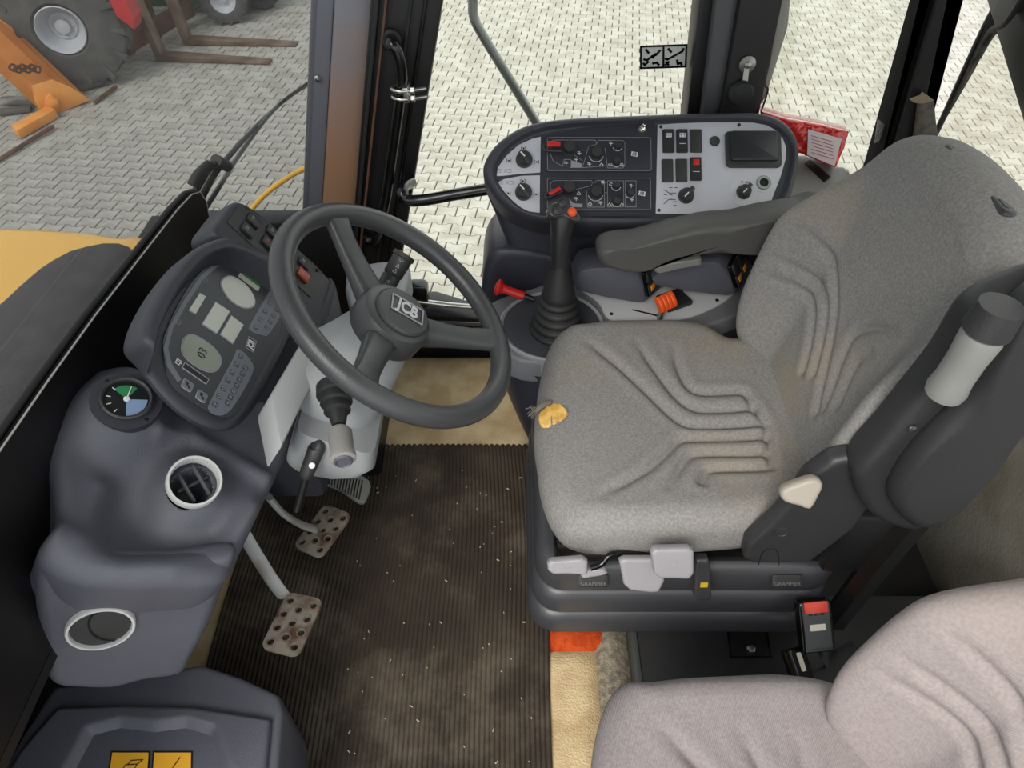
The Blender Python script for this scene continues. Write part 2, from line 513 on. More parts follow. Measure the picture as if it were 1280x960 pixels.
a1b = post('trim_2', 1.50, 1.58, (417, -0.058), (466, -0.083), 0, 330, m_pillar, bev=0.012)
tag(a1b, 'grey front pillar with brown lower half', 'pillar', kind='structure')
fr = F_R(1.515)
for q, (bx, by) in enumerate([(397, 98)]):
    lathe('rivet', fr.at_px(bx, by), [(0.007, 0), (0.007, 0.003), (0.004, 0.006), (0.0, 0.0065)], m_steel, a1, 12, cap=False)

# right-hand door: black frame, pane, hinges side post, bars
door = empty('door_1', (0.25, 1.46, 0.02), 'glazed right door in a black metal frame', 'door', kind='structure')
dp = post('frame_post', 1.45, 1.52, (464, -0.083), (554, -0.16), 0, 425, m_black, door, 0.006)
post('seal_strip', 1.440, 1.45, (468, -0.083), (474, -0.09), 0, 405, m_rubber, door, 0.003)
post('rust_edge', 1.436, 1.442, (481, -0.103), (484, -0.103), 0, 380, mat('rusty_edge', '#5a3a28', 0.7), door, 0.001)
post('frame_groove', 1.440, 1.45, (512, -0.125), (516, -0.128), 0, 380, m_rubber, door, 0.002)
post('frame_groove', 1.440, 1.45, (530, -0.142), (535, -0.145), 0, 380, m_blackgloss, door, 0.002)
post('frame_post', 1.45, 1.52, (874, -0.11), (897, -0.11), 0, 330, m_black, door, 0.006)
fr = F_R(1.45)
# bottom rail of the door
bl = fr.px(470, 425); br = fr.px(900, 425)
prism('bottom_rail', fr, [(-0.42, -0.06), (0.62, -0.06), (0.62, 0.10), (-0.1, 0.12), (-0.2, 0.16), (-0.38, 0.16)], -0.07, 0.0, m_black, door, 0.01)
prism('glass_pane', F_R(1.485), [(-0.36, 0.1), (0.6, 0.1), (0.52, 1.58), (0.0, 1.58)], -0.005, 0.0, g_side, door)
# lock housing low on the door and its slide bar
hb = fr.at_px(524, 362); prism('lock_housing', hb, rrect(0.05, 0.07, 0.014), 0, 0.035, m_blackgloss, door, 0.004)
tube('slide_bar', [at(520, 376, Y=1.42), at(560, 381, Y=1.42), at(620, 386, Y=1.42)], 0.007, m_steel, door)
tube('slide_bar', [at(505, 402, Y=1.43), at(560, 404, Y=1.43), at(640, 408, Y=1.43)], 0.006, m_black, door)
# vertical grab bar with pipe clamp
gb = [at(489, 50, Y=1.445), at(489, 54, Y=1.40), at(497, 66, Y=1.395), at(502, 90, Y=1.395), at(501, 112, Y=1.395), at(496, 150, Y=1.395), at(489, 200, Y=1.395), at(482, 250, Y=1.395), at(470, 296, Y=1.395), at(462, 302, Y=1.40), at(459, 296, Y=1.445)]
tube('grab_bar', gb, 0.0115, m_blackgloss, door, 12, sub=5)
fb = Frame(at(489, 50, Y=1.444), (1, 0, 0), (0, 0, 1)); lathe('bar_collar', fb, [(0.021, 0), (0.021, 0.004), (0.016, 0.009), (0.0, 0.009)], m_rubber, door, 18, cap=False)
cc = at(501, 115, Y=1.395)
cl = box('pipe_clamp', Frame(cc + Vector((0.012, -0.004, 0)), (1, 0, 0.1), (0, 0, 1)), 0.012, 0.03, -0.014, 0.014, m_steel, door, 0.002)
for dz in (0.008, -0.008):
    cpts = [cc + Vector((0.05, -0.002, dz)), cc + Vector((0.0, -0.017, dz)), cc + Vector((-0.017, 0, dz)), cc + Vector((0, 0.014, dz))]
    tube('clamp_bolt', cpts, 0.004, m_steel, cl, 8, sub=4)
    lathe('nut', Frame(cc + Vector((0.021, -0.011, dz)), (0, 1, 0), (0, 0, 1)), [(0.0075, 0), (0.0075, 0.007)], m_steel, cl, 6)
# horizontal curved door handle
hp = [at(514, 228, Y=1.44), at(506, 232, Y=1.40), at(503, 240, Y=1.37), at(508, 250, Y=1.36), at(530, 250, Y=1.36), at(570, 243, Y=1.36), at(612, 236, Y=1.36)]
tube('door_handle', hp, 0.0125, m_blackgloss, door, 12, sub=5)
# warning sticker on the pane
fs = F_R(1.478); pl = fs.pxs([(801, 58), (858, 56), (857, 83), (801, 85)])
st = prism('warning_sticker', fs, pl, 0, 0.0006, mat('sticker_grey', '#b9bab4', 0.5), door)
sf0 = fs.at_px(815, 71, 0.0007); sf1 = fs.at_px(843, 70, 0.0007)
W0 = abs(pl[1][0] - pl[0][0])
bord = [pl + [pl[0]], [((pl[0][0] + pl[1][0]) / 2, pl[0][1]), ((pl[2][0] + pl[3][0]) / 2, pl[2][1])]]
strokes('sticker_border', fs.sub(0, 0, 0.0007), bord, 0.004, m_blackgloss, st)
k = W0 / 57.0
strokes('sticker_drawing', sf0, [[(-9 * k, 9 * k), (-5 * k, 5 * k)], [(-10 * k, -3 * k), (-6 * k, -4 * k), (0, 1 * k), (5 * k, 3 * k), (9 * k, 8 * k)], [(1 * k, -1 * k), (4 * k, 4 * k)], [(-10 * k, -8 * k), (-8 * k, -10 * k), (-4 * k, -6 * k)], [(2 * k, -8 * k), (7 * k, -7 * k), (10 * k, -10 * k)]], 0.0045, m_blackgloss, st)
strokes('sticker_drawing', sf1, [[(-9 * k, 9 * k), (-5 * k, 5 * k)], [(-11 * k, -3 * k), (-8 * k, -4 * k), (9 * k, 6 * k), (10 * k, 9 * k)], [(-10 * k, -7 * k), (-6 * k, -11 * k)], [(-6 * k, -7 * k), (-10 * k, -11 * k)], [(4 * k, -5 * k), (6 * k, -10 * k), (9 * k, -8 * k), (11 * k, -11 * k)]], 0.0045, m_blackgloss, st)

# middle pillar
bp = empty('trim_3', (0.42, 1.46, 0.1), 'black middle pillar with grey edge between the side windows', 'pillar', kind='structure')
post('pillar_edge', 1.43, 1.50, (894, -0.12), (926, -0.17), 0, 300, mat('pillar_grey', '#4c4c4e', 0.55), bp, 0.012)
post('pillar_face', 1.415, 1.50, (925, -0.17), (980, -0.21), 0, 300, mat('pillar_black', '#1d1c1d', 0.6, bump=0.15), bp, 0.008)
fr = F_R(1.405)
bpad = pad('pillar_cover', Frame((0, 1.45, 0), (1, 0, 0), (0, 0, 1)), Frame((0, 1.45, 0), (1, 0, 0), (0, 0, 1)).pxs([(978, -60), (990, -60), (987, 25), (981, 50), (966, 95), (955, 128), (950, 128), (962, 80)]), 0.04, 0.008, mat('pillar_cover_grey', '#8c8983', 0.6), bp, n=60, rings=6, sm=3)
strap = empty('latch_strap', at(930, 120, Y=1.40), 'round black catch hanging on a clear strap from the middle pillar', 'window catch')
fk = F_R(1.412)
lathe('washer', fk.at_px(934, 80), [(0.016, 0), (0.016, 0.003), (0.007, 0.004), (0.006, 0.008), (0.0, 0.009)], m_steel, strap, 20, cap=False)
q = fk.pxs([(930, 84), (936, 84), (934, 104), (927, 104)]); prism('strap_band', fk, q, 0.001, 0.004, mat('clear_strap', '#b5b2aa', 0.3), strap)
lathe('catch_knob', fk.at_px(925, 114), [(0.023, 0), (0.024, 0.01), (0.021, 0.016), (0.0, 0.017)], m_rubber, strap, 28, cap=False)

# rear quarter window
w2 = empty('window_2', (0.62, 1.47, 0.3), 'rear quarter side window on the right', 'window', kind='structure')
prism('glass_pane', F_R(1.475), [(0.40, 0.2), (0.84, 0.2), (0.80, 1.58), (0.36, 1.58)], -0.005, 0.0, g_side, w2)
prism('window_sill', F_R(1.45), [(0.36, -0.06), (0.86, -0.06), (0.86, 0.42), (0.36, 0.42)], -0.06, 0.0, m_black, w2, 0.01)
tube('wire', [at(962, 75, Y=1.44), at(956, 105, Y=1.44), at(960, 112, Y=1.44), at(953, 135, Y=1.44)], 0.002, m_rubber, w2, 6, sub=4)
# rear right pillar
cp = empty('trim_4', (0.80, 1.45, 0.1), 'black rear pillar with rubber seal and a taped lower end', 'pillar', kind='structure')
post('pillar_face', 1.42, 1.50, (1164, -0.30), (1184, -0.275), 0, 420, mat('pillar_matt_black', '#0e0d0d', 0.9, spec=0.15), cp, 0.006)
post('rubber_seal', 1.405, 1.425, (1172, -0.29), (1188, -0.215), 0, 420, m_rubber, cp, 0.006)
ft = F_R(1.395)
prism('tape_wrap', ft, ft.pxs([(1146, 122), (1165, 124), (1170, 170), (1160, 230), (1130, 230), (1143, 150)]), 0.0, 0.012, mat('worn_tape', '#35322e', 0.5, col2='#514a40', vscale=60), cp, 0.003)
prism('tape_end', ft, ft.pxs([(1134, 121), (1148, 116), (1150, 112), (1156, 116), (1164, 122), (1150, 126), (1140, 125)]), 0.008, 0.014, mat('tape_flap', '#8a7a66', 0.6), cp, 0.001)
fc = F_R(1.46)
prism('clear_tab', fc, fc.pxs([(1097, 148), (1112, 160), (1104, 172), (1093, 178)]), 0, 0.003, glass_mat('clear_plastic', (0.9, 0.88, 0.84), 0.6, 0.25), cp)

# rear wall and rear window
XR = 0.88
wr = empty('wall_rear', (XR, 0.7, 0.0), 'dusty dark panel behind the seats', 'wall', kind='structure')
abox('wall_panel', (XR, -0.1, -0.05), (XR + 0.05, 1.44, 0.46), m_wallrear, wr, 0.004)
abox('wall_rail', (XR - 0.02, -0.1, 0.44), (XR + 0.05, 1.44, 0.50), m_black, wr, 0.006)
w3 = empty('window_3', (XR + 0.02, 0.7, 0.5), 'wide rear window behind the driver seat', 'window', kind='structure')
abox('glass_pane', (XR + 0.02, 0.0, 0.5), (XR + 0.026, 1.44, 1.58), g_rear, w3, 0)
abox('frame_bar', (0.80, 1.47, 0.46), (0.84, 1.51, 1.58), m_black, w3, 0.005)
# slanting strut behind the glass
prism('frame_strut', Frame((XR + 0.05, 0, 0), (0, -1, 0), (0, 0, 1)), [Frame((XR + 0.05, 0, 0), (0, -1, 0), (0, 0, 1)).px(*p) for p in ((1220, -40), (1256, -40), (1346, 260), (1310, 260))], -0.05, 0.0, mat('strut_grey', '#3a3b3d', 0.5), w3, 0.006)

prism('grey_pane', Frame((XR + 0.07, 0, 0), (0, -1, 0), (0, 0, 1)), [Frame((XR + 0.07, 0, 0), (0, -1, 0), (0, 0, 1)).px(*p) for p in ((1250, -60), (1420, -60), (1480, 260), (1340, 260))], -0.006, 0.0, glass_mat('grey_glass', (0.5, 0.51, 0.5), 0.6, 0.3), w3)  # grey half-clear pane right of the strut
# windscreen: curved sheet from the dash cowl to the right pillar
XW = -0.60
def ws_x(y): return XW - 0.06 + 0.20 * max(0.0, (y - 0.95) / 0.55) ** 2.0
vs = []; fs_ = []
NY = 24
for i in range(NY + 1):
    y = -0.02 + 1.54 * i / NY
    for z in (0.60 - 0.42 * min(1, max(0, (y - 1.24) / 0.1)), 1.58):
        for t in (0, 0.005): vs.append((ws_x(y) + (z - 0.60) * 0.24 - t, y, z))
for i in range(NY):
    a = i * 4; b = a + 4
    fs_ += [(a, a + 2, b + 2, b), (a + 1, b + 1, b + 3, a + 3), (a, b, b + 1, a + 1), (a + 2, a + 3, b + 3, b + 2)]
w4 = from_py('window_4', vs, fs_, g_front); tag(w4, 'lightly tinted curved windscreen above the dashboard', 'window', kind='structure')

# black cowl wall under the windscreen
FX = Frame((XW, 0, 0), (0, 1, 0), (0, 0, 1))   # faces +X
top = FX.pxs([(-60, 648), (0, 563), (60, 476), (120, 393), (180, 316), (222, 262), (240, 243), (250, 240), (258, 252), (262, 275)])
poly = top + [(1.24, 0.44), (0.0, 0.44), (0.0, top[0][1])]
wf = prism('wall_front', FX, poly, -0.014, 0, mat('cowl_black', '#0d0c0d', 0.4, bump=0.05), None, 0.0)
tag(wf, 'glossy black cowl panel standing under the windscreen', 'wall', kind='structure')
tube('edge_trim', [FX.pt(u, v, 0.0) for u, v in top], 0.0013, mat('pale_edge', '#a9a7a2', 0.4), wf, 8)
kp = abox('wall_footwell', (-0.83, 0.0, -0.012), (-0.80, 1.44, 0.438), mat('kick_panel_black', '#1a1918', 0.6, col2='#2b2823', vscale=5), None, 0)
tag(kp, 'black footwell panel behind the storage box', 'wall', kind='structure')
abox('scuttle_shelf', (-0.80, 0.0, 0.42), (-0.60, 1.24, 0.438), m_black, kp, 0)
tube('edge_seal', [FX.pt(u - 0.004, v + 0.004, -0.012) for u, v in top], 0.005, m_rubber, wf, 8)
# right footwell wall between cowl and door
abox('wall_right', (-0.80, 1.44, -0.05), (-0.38, 1.5, 0.42), m_black, None, 0.01)
tag(D.objects['wall_right'], 'black footwell side beside the front pillar', 'wall', kind='structure')
# ------------------------------------------------------------------ things outside
hood = empty('engine_bonnet', (-1.3, 0.8, 0.0), 'yellow tractor bonnet with black top in front of the windscreen', 'bonnet')
FH = FLAT(0.55)
ho = [(-0.68, 1.14), (-0.74, 1.20), (-0.9, 1.235), (-1.2, 1.24), (-2.2, 1.2), (-2.4, 0.8), (-2.2, 0.4), (-1.2, 0.36), (-0.74, 0.4), (-0.68, 0.46)]
pad('bonnet_shell', FH, ho, 0.11, 0.05, m_yellow, hood, n=140, rings=20, sm=4)
FH2 = FLAT(0.556)
hi = FH2.pxs([(166, 316), (160, 306), (150, 302), (128, 302), (92, 309), (60, 326), (27, 354), (0, 380)])
hi = hi + [(-1.05, hi[-1][1] - 0.09), (-2.0, 0.80), (-2.0, 0.70), (-1.05, 0.60), (-0.75, 0.52), (-0.69, 0.50)]
pad('bonnet_cover', FLAT(0.556), hi, 0.03, 0.004, m_gpaint, hood, n=120, rings=8, sm=0, center=(-0.85, 0.8))
tube('mudguard_rim', [at(314, 262, Y=1.66), at(335, 240, Y=1.66), at(370, 216, Y=1.66), at(410, 198, Y=1.66), at(447, 185, Y=1.66), at(500, 172, Y=1.66)], 0.007, m_yellow, a1b, 8, sub=5)  # tube for the edge of a yellow front mudguard, parented to the pillar
# galvanised mirror arm outside the right door
arm = tube('mirror_arm', [at(589, -60, Y=1.62), at(591, 0, Y=1.62), at(592, 20, Y=1.62), at(602, 42, Y=1.62), at(640, 104, Y=1.62), at(668, 150, Y=1.62), at(684, 176, Y=1.62)], 0.0105, mat('galvanised_tube', '#8b8e8e', 0.4, 0.6), None, 12, sub=4)
tag(arm, 'bent grey steel mirror arm outside the right door', 'mirror arm')

# front wiper
wp = empty('front_wiper', at(262, 250, X=-0.66), 'black double-arm windscreen wiper resting outside the glass', 'wiper')
def wat(px, py, dx=0.0): return at(px, py, X=-0.655 + dx)
XWP = -0.62
def w_at(px, py):
    p = at(px, py, X=XWP)
    for _ in range(12):
        p = at(px, py, X=ws_x(p.y) + (p.z - 0.60) * 0.24 - 0.03)
    return p
tube('wiper_arm', [w_at(232, 262), w_at(258, 215), w_at(270, 205)], 0.007, m_rubber, wp, 8, sub=4)
tube('wiper_arm', [w_at(245, 262), w_at(262, 228), w_at(278, 205), w_at(320, 158), w_at(352, 128), w_at(384, 104)], [0.007, 0.007, 0.006, 0.0045, 0.004, 0.003], m_rubber, wp, 8, sub=4)
tube('wiper_blade', [w_at(252, 268), w_at(275, 232), w_at(300, 192), w_at(335, 145), w_at(360, 122), w_at(385, 106)], [0.005] * 5 + [0.004], mat('wiper_blade_grey', '#2a2a2b', 0.4), wp, 6, sub=4)
tube('arm_link', [w_at(262, 205), w_at(248, 218), w_at(240, 232)], 0.010, m_rubber, wp, 8, sub=3)
tube('arm_pivot', [w_at(270, 200), w_at(284, 208)], 0.012, m_rubber, wp, 8)
# rear wiper
fw = Frame((XR - 0.03, 0, 0), (0, -1, 0), (0, 0, 1))
rw = empty('rear_wiper', at(1200, 100, X=XR), 'black wiper lying across the rear window', 'wiper')
rp = lambda px, py, dx=0.0: at(px, py, X=XR + 0.06 + dx)
tube('wiper_arm', [rp(1278, -30), rp(1250, 0), rp(1228, 40), rp(1205, 90), rp(1180, 145), rp(1168, 170)], 0.0065, m_rubber, rw, 8, sub=3)
tube('wiper_blade', [rp(1255, -10), rp(1222, 70), rp(1200, 112), rp(1172, 162)], [0.009, 0.008, 0.006, 0.004], m_black, rw, 6, sub=3)
tube('wiper_linkage', [rp(1290, -10), rp(1262, 30), rp(1240, 40), rp(1222, 72)], [0.016, 0.013, 0.009, 0.007], m_rubber, rw, 8, sub=3)

# orange bucket
m_or = mat('orange_paint', '#e29a4c', 0.55, col2='#d98a3a', vscale=5, bump=0.1, bscale=40)
m_rust = mat('rust', '#6a4a38', 0.9, col2='#4d3428', vscale=8, bump=0.4, bscale=60)
bk = empty('sweeper_bucket', at(70, 142, Z=GZ), 'orange steel bucket lying on the paving by the planks', 'bucket')
FB = Frame(at(64, 143, Z=GZ), (0.77, 0.64, 0), (0, 0, 1))
ep = FB.pxs([(41, 108), (66, 100), (89, 109), (113, 125), (73, 142), (52, 140), (44, 127)])
prism('end_plate', FB, ep, -0.03, 0.0, m_or, bk, 0.004)
ipoly = [(u * 0.97, v * 0.97 + 0.004) for u, v in ep]
EX = Vector((-0.46, 0.20, 0.47))
def sweep(name, poly_idx, t0, t1):
    bm = bmesh.new()
    pts = [ipoly[i] for i in poly_idx]
    a = [bm.verts.new(FB.pt(u, v, -0.02) + EX * t0) for u, v in pts]; b = [bm.verts.new(FB.pt(u, v, -0.02) + EX * t1) for u, v in pts]
    for i in range(len(pts) - 1): bm.faces.new([a[i], a[i + 1], b[i + 1], b[i]])
    bmesh.ops.solidify(bm, geom=bm.faces[:], thickness=0.012)
    return from_bm(name, bm, m_or, bk, 30)
sweep('trough_shell', [3, 4, 5, 6, 0, 1, 2], 0.0, 1.15)
prism('end_plate', Frame(FB.O + EX * 1.15, FB.U, FB.V), ep, -0.03, 0.0, m_or, bk, 0.004)
pv = FB.at_px(65, 128, 0.03)
prism('mounting_bracket', FB, FB.pxs([(56, 122), (62, 116), (72, 124), (72, 140), (64, 141), (56, 136)]), 0.0, 0.03, m_or, bk, 0.004)
lathe('pivot_pin', FB.at_px(65, 128, 0.03), [(0.045, 0), (0.045, 0.02), (0.02, 0.03), (0, 0.03)], m_or, bk, 18, cap=False)
fa = FLAT(GZ + 0.04)
prism('support_arm', fa, fa.pxs([(62, 138), (72, 143), (24, 170), (17, 163)]), -0.03, 0.05, m_or, bk, 0.004)
for i in range(6):
    u, v = FB.px(16 + i * 6, 84 + (i % 2) * 2)
    tube('chain_link', [FB.pt(u - .03, v, 0.0), FB.pt(u, v + .03, .02), FB.pt(u + .03, v, 0.0), FB.pt(u, v - .03, .02)], 0.010, m_rust, bk, 6, closed=True, sub=3)

# boards and rusty bars on the ground
m_plank = mat('weathered_board', '#8b8882', 0.9, col2='#56524c', vscale=6, bump=0.4, bscale=40)
for i, (p0, p1, w, z, mm, lab) in enumerate([
        ((0, 128), (48, 127), 0.14, 0.02, m_plank, 'short grey board left of the orange bucket'),
        ((78, 98), (122, 99), 0.10, 0.05, m_plank, 'pale grey board behind the orange bucket'),
        ((90, 112), (128, 102), 0.16, 0.03, mat('dark_board', '#4a4642', 0.95), 'dark board beneath the pale grey board'),
        ((0, 142), (40, 137), 0.12, 0.01, mat('dark_board_b', '#57524b', 0.95), 'dark board in front of the short grey board')]):
    a = at(*p0, Z=GZ + z); b = at(*p1, Z=GZ + z); d = (b - a)
    o = box('board', Frame((a + b) / 2, d, Vector((-d.y, d.x, 0))), d.length, w, 0, 0.03, mm, None, 0.004)
    tag(o, lab, 'board', 'loose boards by the orange bucket')
for (p0, p1, lab) in [((118, 128), (145, 108), 'rusty bar sticking out beside the orange bucket'), ((-10, 205), (66, 158), 'long rusty bar on the paving below the orange bucket')]:
    o = tube('rusty_bar', [at(*p0, Z=GZ + 0.025), at(*p1, Z=GZ + 0.03)], 0.018, m_rust, None, 6)
    tag(o, lab, 'metal bar')

# wheel builder
def wheel(name, c, axis, R, rr, w, lugs, parent, m_rim, m_t):
    ax = Vector(axis).normalized(); f = Frame(c, Vector((0, 0, 1)).cross(ax), (0, 0, 1))
    if f.N.dot(ax) < 0: f = Frame(c, ax.cross(Vector((0, 0, 1))), (0, 0, 1))
    t = lathe(name, f, [(rr, -w * .42), (rr * 1.15, -w * .5), (R * .8, -w * .5), (R * .94, -w * .44), (R * .97, -w * .3), (R * .97, w * .3), (R * .94, w * .44), (R * .8, w * .5), (rr * 1.15, w * .5), (rr, w * .42)], m_t, parent, 40, cap=False)
    bm = bmesh.new()
    for i in range(lugs):
        for s in (-1, 1):
            a = 2 * PI * (i + (0.5 if s > 0 else 0)) / lugs
            rad = f.U * math.cos(a) + f.V * math.sin(a); tan = f.V * math.cos(a) - f.U * math.sin(a)
            box_bm(bm, Frame(Vector(c) + rad * (R * .96) + f.N * (s * w * .25), f.N * s + tan * 0.6, tan), w * .56, R * .075, -R * .05, R * .05)
            box_bm(bm, Frame(Vector(c) + rad * (R * .86) + f.N * (s * w * .5) + tan * R * .13, rad, tan), R * .22, R * .075, -0.012, 0.012)
    from_bm('tread_lugs', bm, m_t, t, 20)
    lathe('rim', f, [(rr * 1.02, w * .48), (rr * .98, w * .5), (rr * .92, w * .46), (rr * .84, w * .30), (rr * .78, w * .22), (rr * .62, w * .12), (rr * .55, w * .16), (rr * .34, w * .14), (rr * .3, w * .24), (rr * .16, w * .26), (0.0, w * .27)], m_rim, t, 32, cap=False)
    for i in range(8):
        a = 2 * PI * i / 8
        lathe('wheel_nut', f.sub(rr * .44 * math.cos(a), rr * .44 * math.sin(a), w * .15), [(rr * .05, 0), (rr * .05, rr * .06)], m_rim, t, 6)
    return t
m_tyre = mat('tyre_rubber', '#4a4a4b', 0.85, col2='#5a5855', vscale=8, bump=0.2, bscale=60)
m_rimg = mat('grey_rim', '#b4b6bc', 0.4)
tb = empty('red_telehandler', at(106, 108, Z=GZ), 'red farm machine with big grey-rimmed tyre beyond the orange bucket', 'tractor')
wc = at(106, 108, Z=GZ); RW = 0.57
wc = Vector((wc.x, wc.y + 0.1, GZ + RW))
wheel('tyre', wc, (0.25, -1, 0.05), RW, 0.215, 0.40, 14, tb, m_rimg, m_tyre)
wc2 = wc + Vector((-1.9, 0.5, 0))
wheel('tyre', wc2, (0.25, -1, 0.05), RW, 0.215, 0.40, 14, tb, m_rimg, m_tyre)
m_redp = mat('red_paint', '#b02a2c', 0.45, coat=0.2)
FT = Frame(wc + Vector((-0.9, 0.75, 0.1)), (1, -0.26, 0), (0, 0, 1))
prism('chassis', FT, [(-1.6, -0.2), (0.6, -0.2), (0.75, 0.1), (0.9, 0.55), (-1.6, 0.75)], -0.9, 0.25, m_redp, tb, 0.03)
prism('cab_body', FT, [(-1.5, 0.75), (0.0, 0.7), (-0.1, 1.9), (-1.3, 1.9)], -0.8, 0.1, mat('machine_glass_grey', '#35383c', 0.2), tb, 0.04)
b0 = at(118, -40, Y=wc.y - 0.1); 
prism('boom_bracket', Frame((0, wc.y - 0.15, 0), (1, 0, 0), (0, 0, 1)), [Frame((0, wc.y - 0.15, 0), (1, 0, 0), (0, 0, 1)).px(*p) for p in ((128, -30), (150, -30), (160, 10), (168, 22), (168, 38), (156, 28), (146, 22), (138, 5))], -0.2, 0.0, m_redp, tb, 0.01)
tube('drive_shaft', [at(30, 20, Y=wc.y), at(80, 60, Y=wc.y + .3)], 0.05, m_tyre, tb)

# pallet forks
pf = empty('pallet_forks', at(230, 70, Z=GZ), 'brown pallet fork carriage with two tines lying on the paving', 'forks')
m_fork = mat('worn_fork_steel', '#7d6a5c', 0.6, 0.3, col2='#5d4a3e', vscale=5)
m_wood = mat('brown_carriage', '#6f4a34', 0.8, col2='#54382a', vscale=6)
for (h, t, yb) in (((205, 70), (338, 76), 0), ((238, 50), (371, 54), 0)):
    a = at(*h, Z=GZ + 0.04); b = at(*t, Z=GZ + 0.02); d = b - a
    f = Frame((a + b) / 2, d, Vector((-d.y, d.x, 0)))
    hl = d.length / 2
    prism('tine', Frame(f.O, f.U, f.N), [(-hl, -0.03), (hl, -0.02), (hl, 0.0), (-hl, 0.035)], -0.07, 0.07, m_fork, pf, 0.004)
    prism('tine_heel', Frame(a, f.U, f.N), [(-0.06, -0.03), (0.0, -0.03), (0.0, 0.1), (-0.10, 0.75), (-0.16, 0.75)], -0.07, 0.07, m_fork, pf, 0.004)
ca0 = at(196, 66, Z=GZ); ca1 = at(232, 44, Z=GZ); dd = (ca1 - ca0); f = Frame(ca0 + Vector((-0.06, 0, 0)), dd, (0, 0, 1))
L_ = dd.length
for z0, z1 in ((0.12, 0.28), (0.5, 0.66)):
    prism('carriage_rail', f, [(-0.35, z0), (L_ + 0.3, z0), (L_ + 0.3, z1), (-0.35, z1)], -0.06, 0.05, m_wood, pf, 0.006)
for u in (-0.2, L_ * 0.5, L_ + 0.2):
    prism('carriage_upright', f, [(u - 0.05, 0.05), (u + 0.05, 0.05), (u + 0.05, 0.8), (u - 0.05, 0.8)], -0.12, -0.06, m_wood, pf, 0.006)

# green machine
gm = empty('green_machine', at(285, 32, Z=GZ), 'green farm machine on small wheels at the top edge', 'machine')
m_green = mat('green_paint', '#2f5a33', 0.5)
g0 = at(286, 30, Z=GZ)
wheel('tyre', Vector((g0.x, g0.y + 0.05, GZ + 0.27)), (0.2, -1, 0.0), 0.27, 0.14, 0.2, 14, gm, m_rimg, m_tyre)
g1 = at(328, 12, Z=GZ)
wheel('tyre', Vector((g1.x, g1.y + 0.05, GZ + 0.27)), (0.2, -1, 0.0), 0.27, 0.14, 0.2, 14, gm, mat('green_rim', '#3c6a3e', 0.5), m_tyre)
FG = Frame(g0 + Vector((-0.25, 0.45, 0.12)), (1, 0.1, 0), (0, 0, 1))
prism('machine_body', FG, [(-0.7, 0.0), (0.7, 0.05), (0.8, 0.5), (0.2, 0.9), (-0.9, 0.8)], -0.5, 0.2, m_green, gm, 0.03)
for i in range(3):
    prism('vent_slot', FG, [(-0.45 + .16 * i, 0.22), (-0.40 + .16 * i, 0.22), (-0.43 + .16 * i, 0.4), (-0.48 + .16 * i, 0.4)], 0.2, 0.21, m_white, gm)
# ------------------------------------------------------------------ floor coverings
carpet = empty('carpet', (0.0, 0.75, -0.012), 'beige carpet with orange and grey border stripes on the cab floor', 'carpet')
def carpet_piece(name, x0, x1, y0, y1, z0, z1, m, parent, res=0.02, amp=0.003):
    nx = max(2, int((x1 - x0) / res)); ny = max(2, int((y1 - y0) / res)); vs = []; f = []
    for j in range(ny + 1):
        for i in range(nx + 1):
            x = x0 + (x1 - x0) * i / nx; y = y0 + (y1 - y0) * j / ny
            edge = i in (0, nx) or j in (0, ny)
            vs.append((x, y, z0 if edge else z1 + amp * mnoise.noise((x * 14, y * 14, 0))))
    for j in range(ny):
        for i in range(nx):
            a = j * (nx + 1) + i; f.append((a, a + 1, a + nx + 2, a + nx + 1))
    return from_py(name, vs, f, m, parent, 60)
carpet_piece('carpet_field', -0.66, 0.045, 0.0, 1.44, -0.012, 0.003, m_carpet, carpet)
carpet_piece('carpet_field', 0.045, 0.168, 0.0, 0.615, -0.012, 0.003, m_carpet, carpet)
carpet_piece('carpet_field', 0.045, 0.30, 0.66, 1.44, -0.012, 0.003, m_carpet, carpet)
tag(carpet_piece('orange_stripe', 0.035, 0.195, 0.60, 0.675, -0.012, 0.006, m_carpetred, carpet), 'orange carpet stripe')
tag(carpet_piece('grey_stripe', 0.155, 0.226, 0.0, 0.66, -0.012, 0.008, m_carpetgrey, carpet), 'grey looped carpet stripe')

# ribbed mat
def mat_mesh():
    x0, x1 = -0.575, 0.062; rib = 0.0088; per = 8
    n = int((x1 - x0) / rib); nx = n * per; ny = 60; vs = []; f = []
    y0, y1 = 0.10, 1.113
    for j in range(ny + 1):
        t = j / ny
        for i in range(nx + 1):
            x = x0 + (x1 - x0) * i / nx
            ph = (i % per) / per
            r = 0.0032 * (0.5 - 0.5 * math.cos(2 * PI * ph)) ** 0.6
            y = y0 + (y1 - y0) * t
            if j == ny: y += 0.006 * abs(math.sin(x * PI / 0.0135)) 
            bow = 0.012 * math.sin(t * PI) * ((x - x0) / (x1 - x0)) + 0.004 * math.sin(y * 9 + x * 3)
            wz = 0.004 * mnoise.noise((x * 3, y * 4, 1.0)) + 0.004
            vs.append((x + bow, y, 0.005 + wz + (r if 0 < j < ny else -0.004)))
    for j in range(ny):
        for i in range(nx):
            a = j * (nx + 1) + i; f.append((a, a + 1, a + nx + 2, a + nx + 1))
    me = D.meshes.new('floor_mat'); me.from_pydata(vs, [], f); me.update(); return me
mm = mat('ribbed_mat', '#3a332d', 0.97, col2='#4c443a', vscale=7, vlow=0.42, vhigh=0.7, bump=0.9, bscale=450, spec=0.15, detail=6)
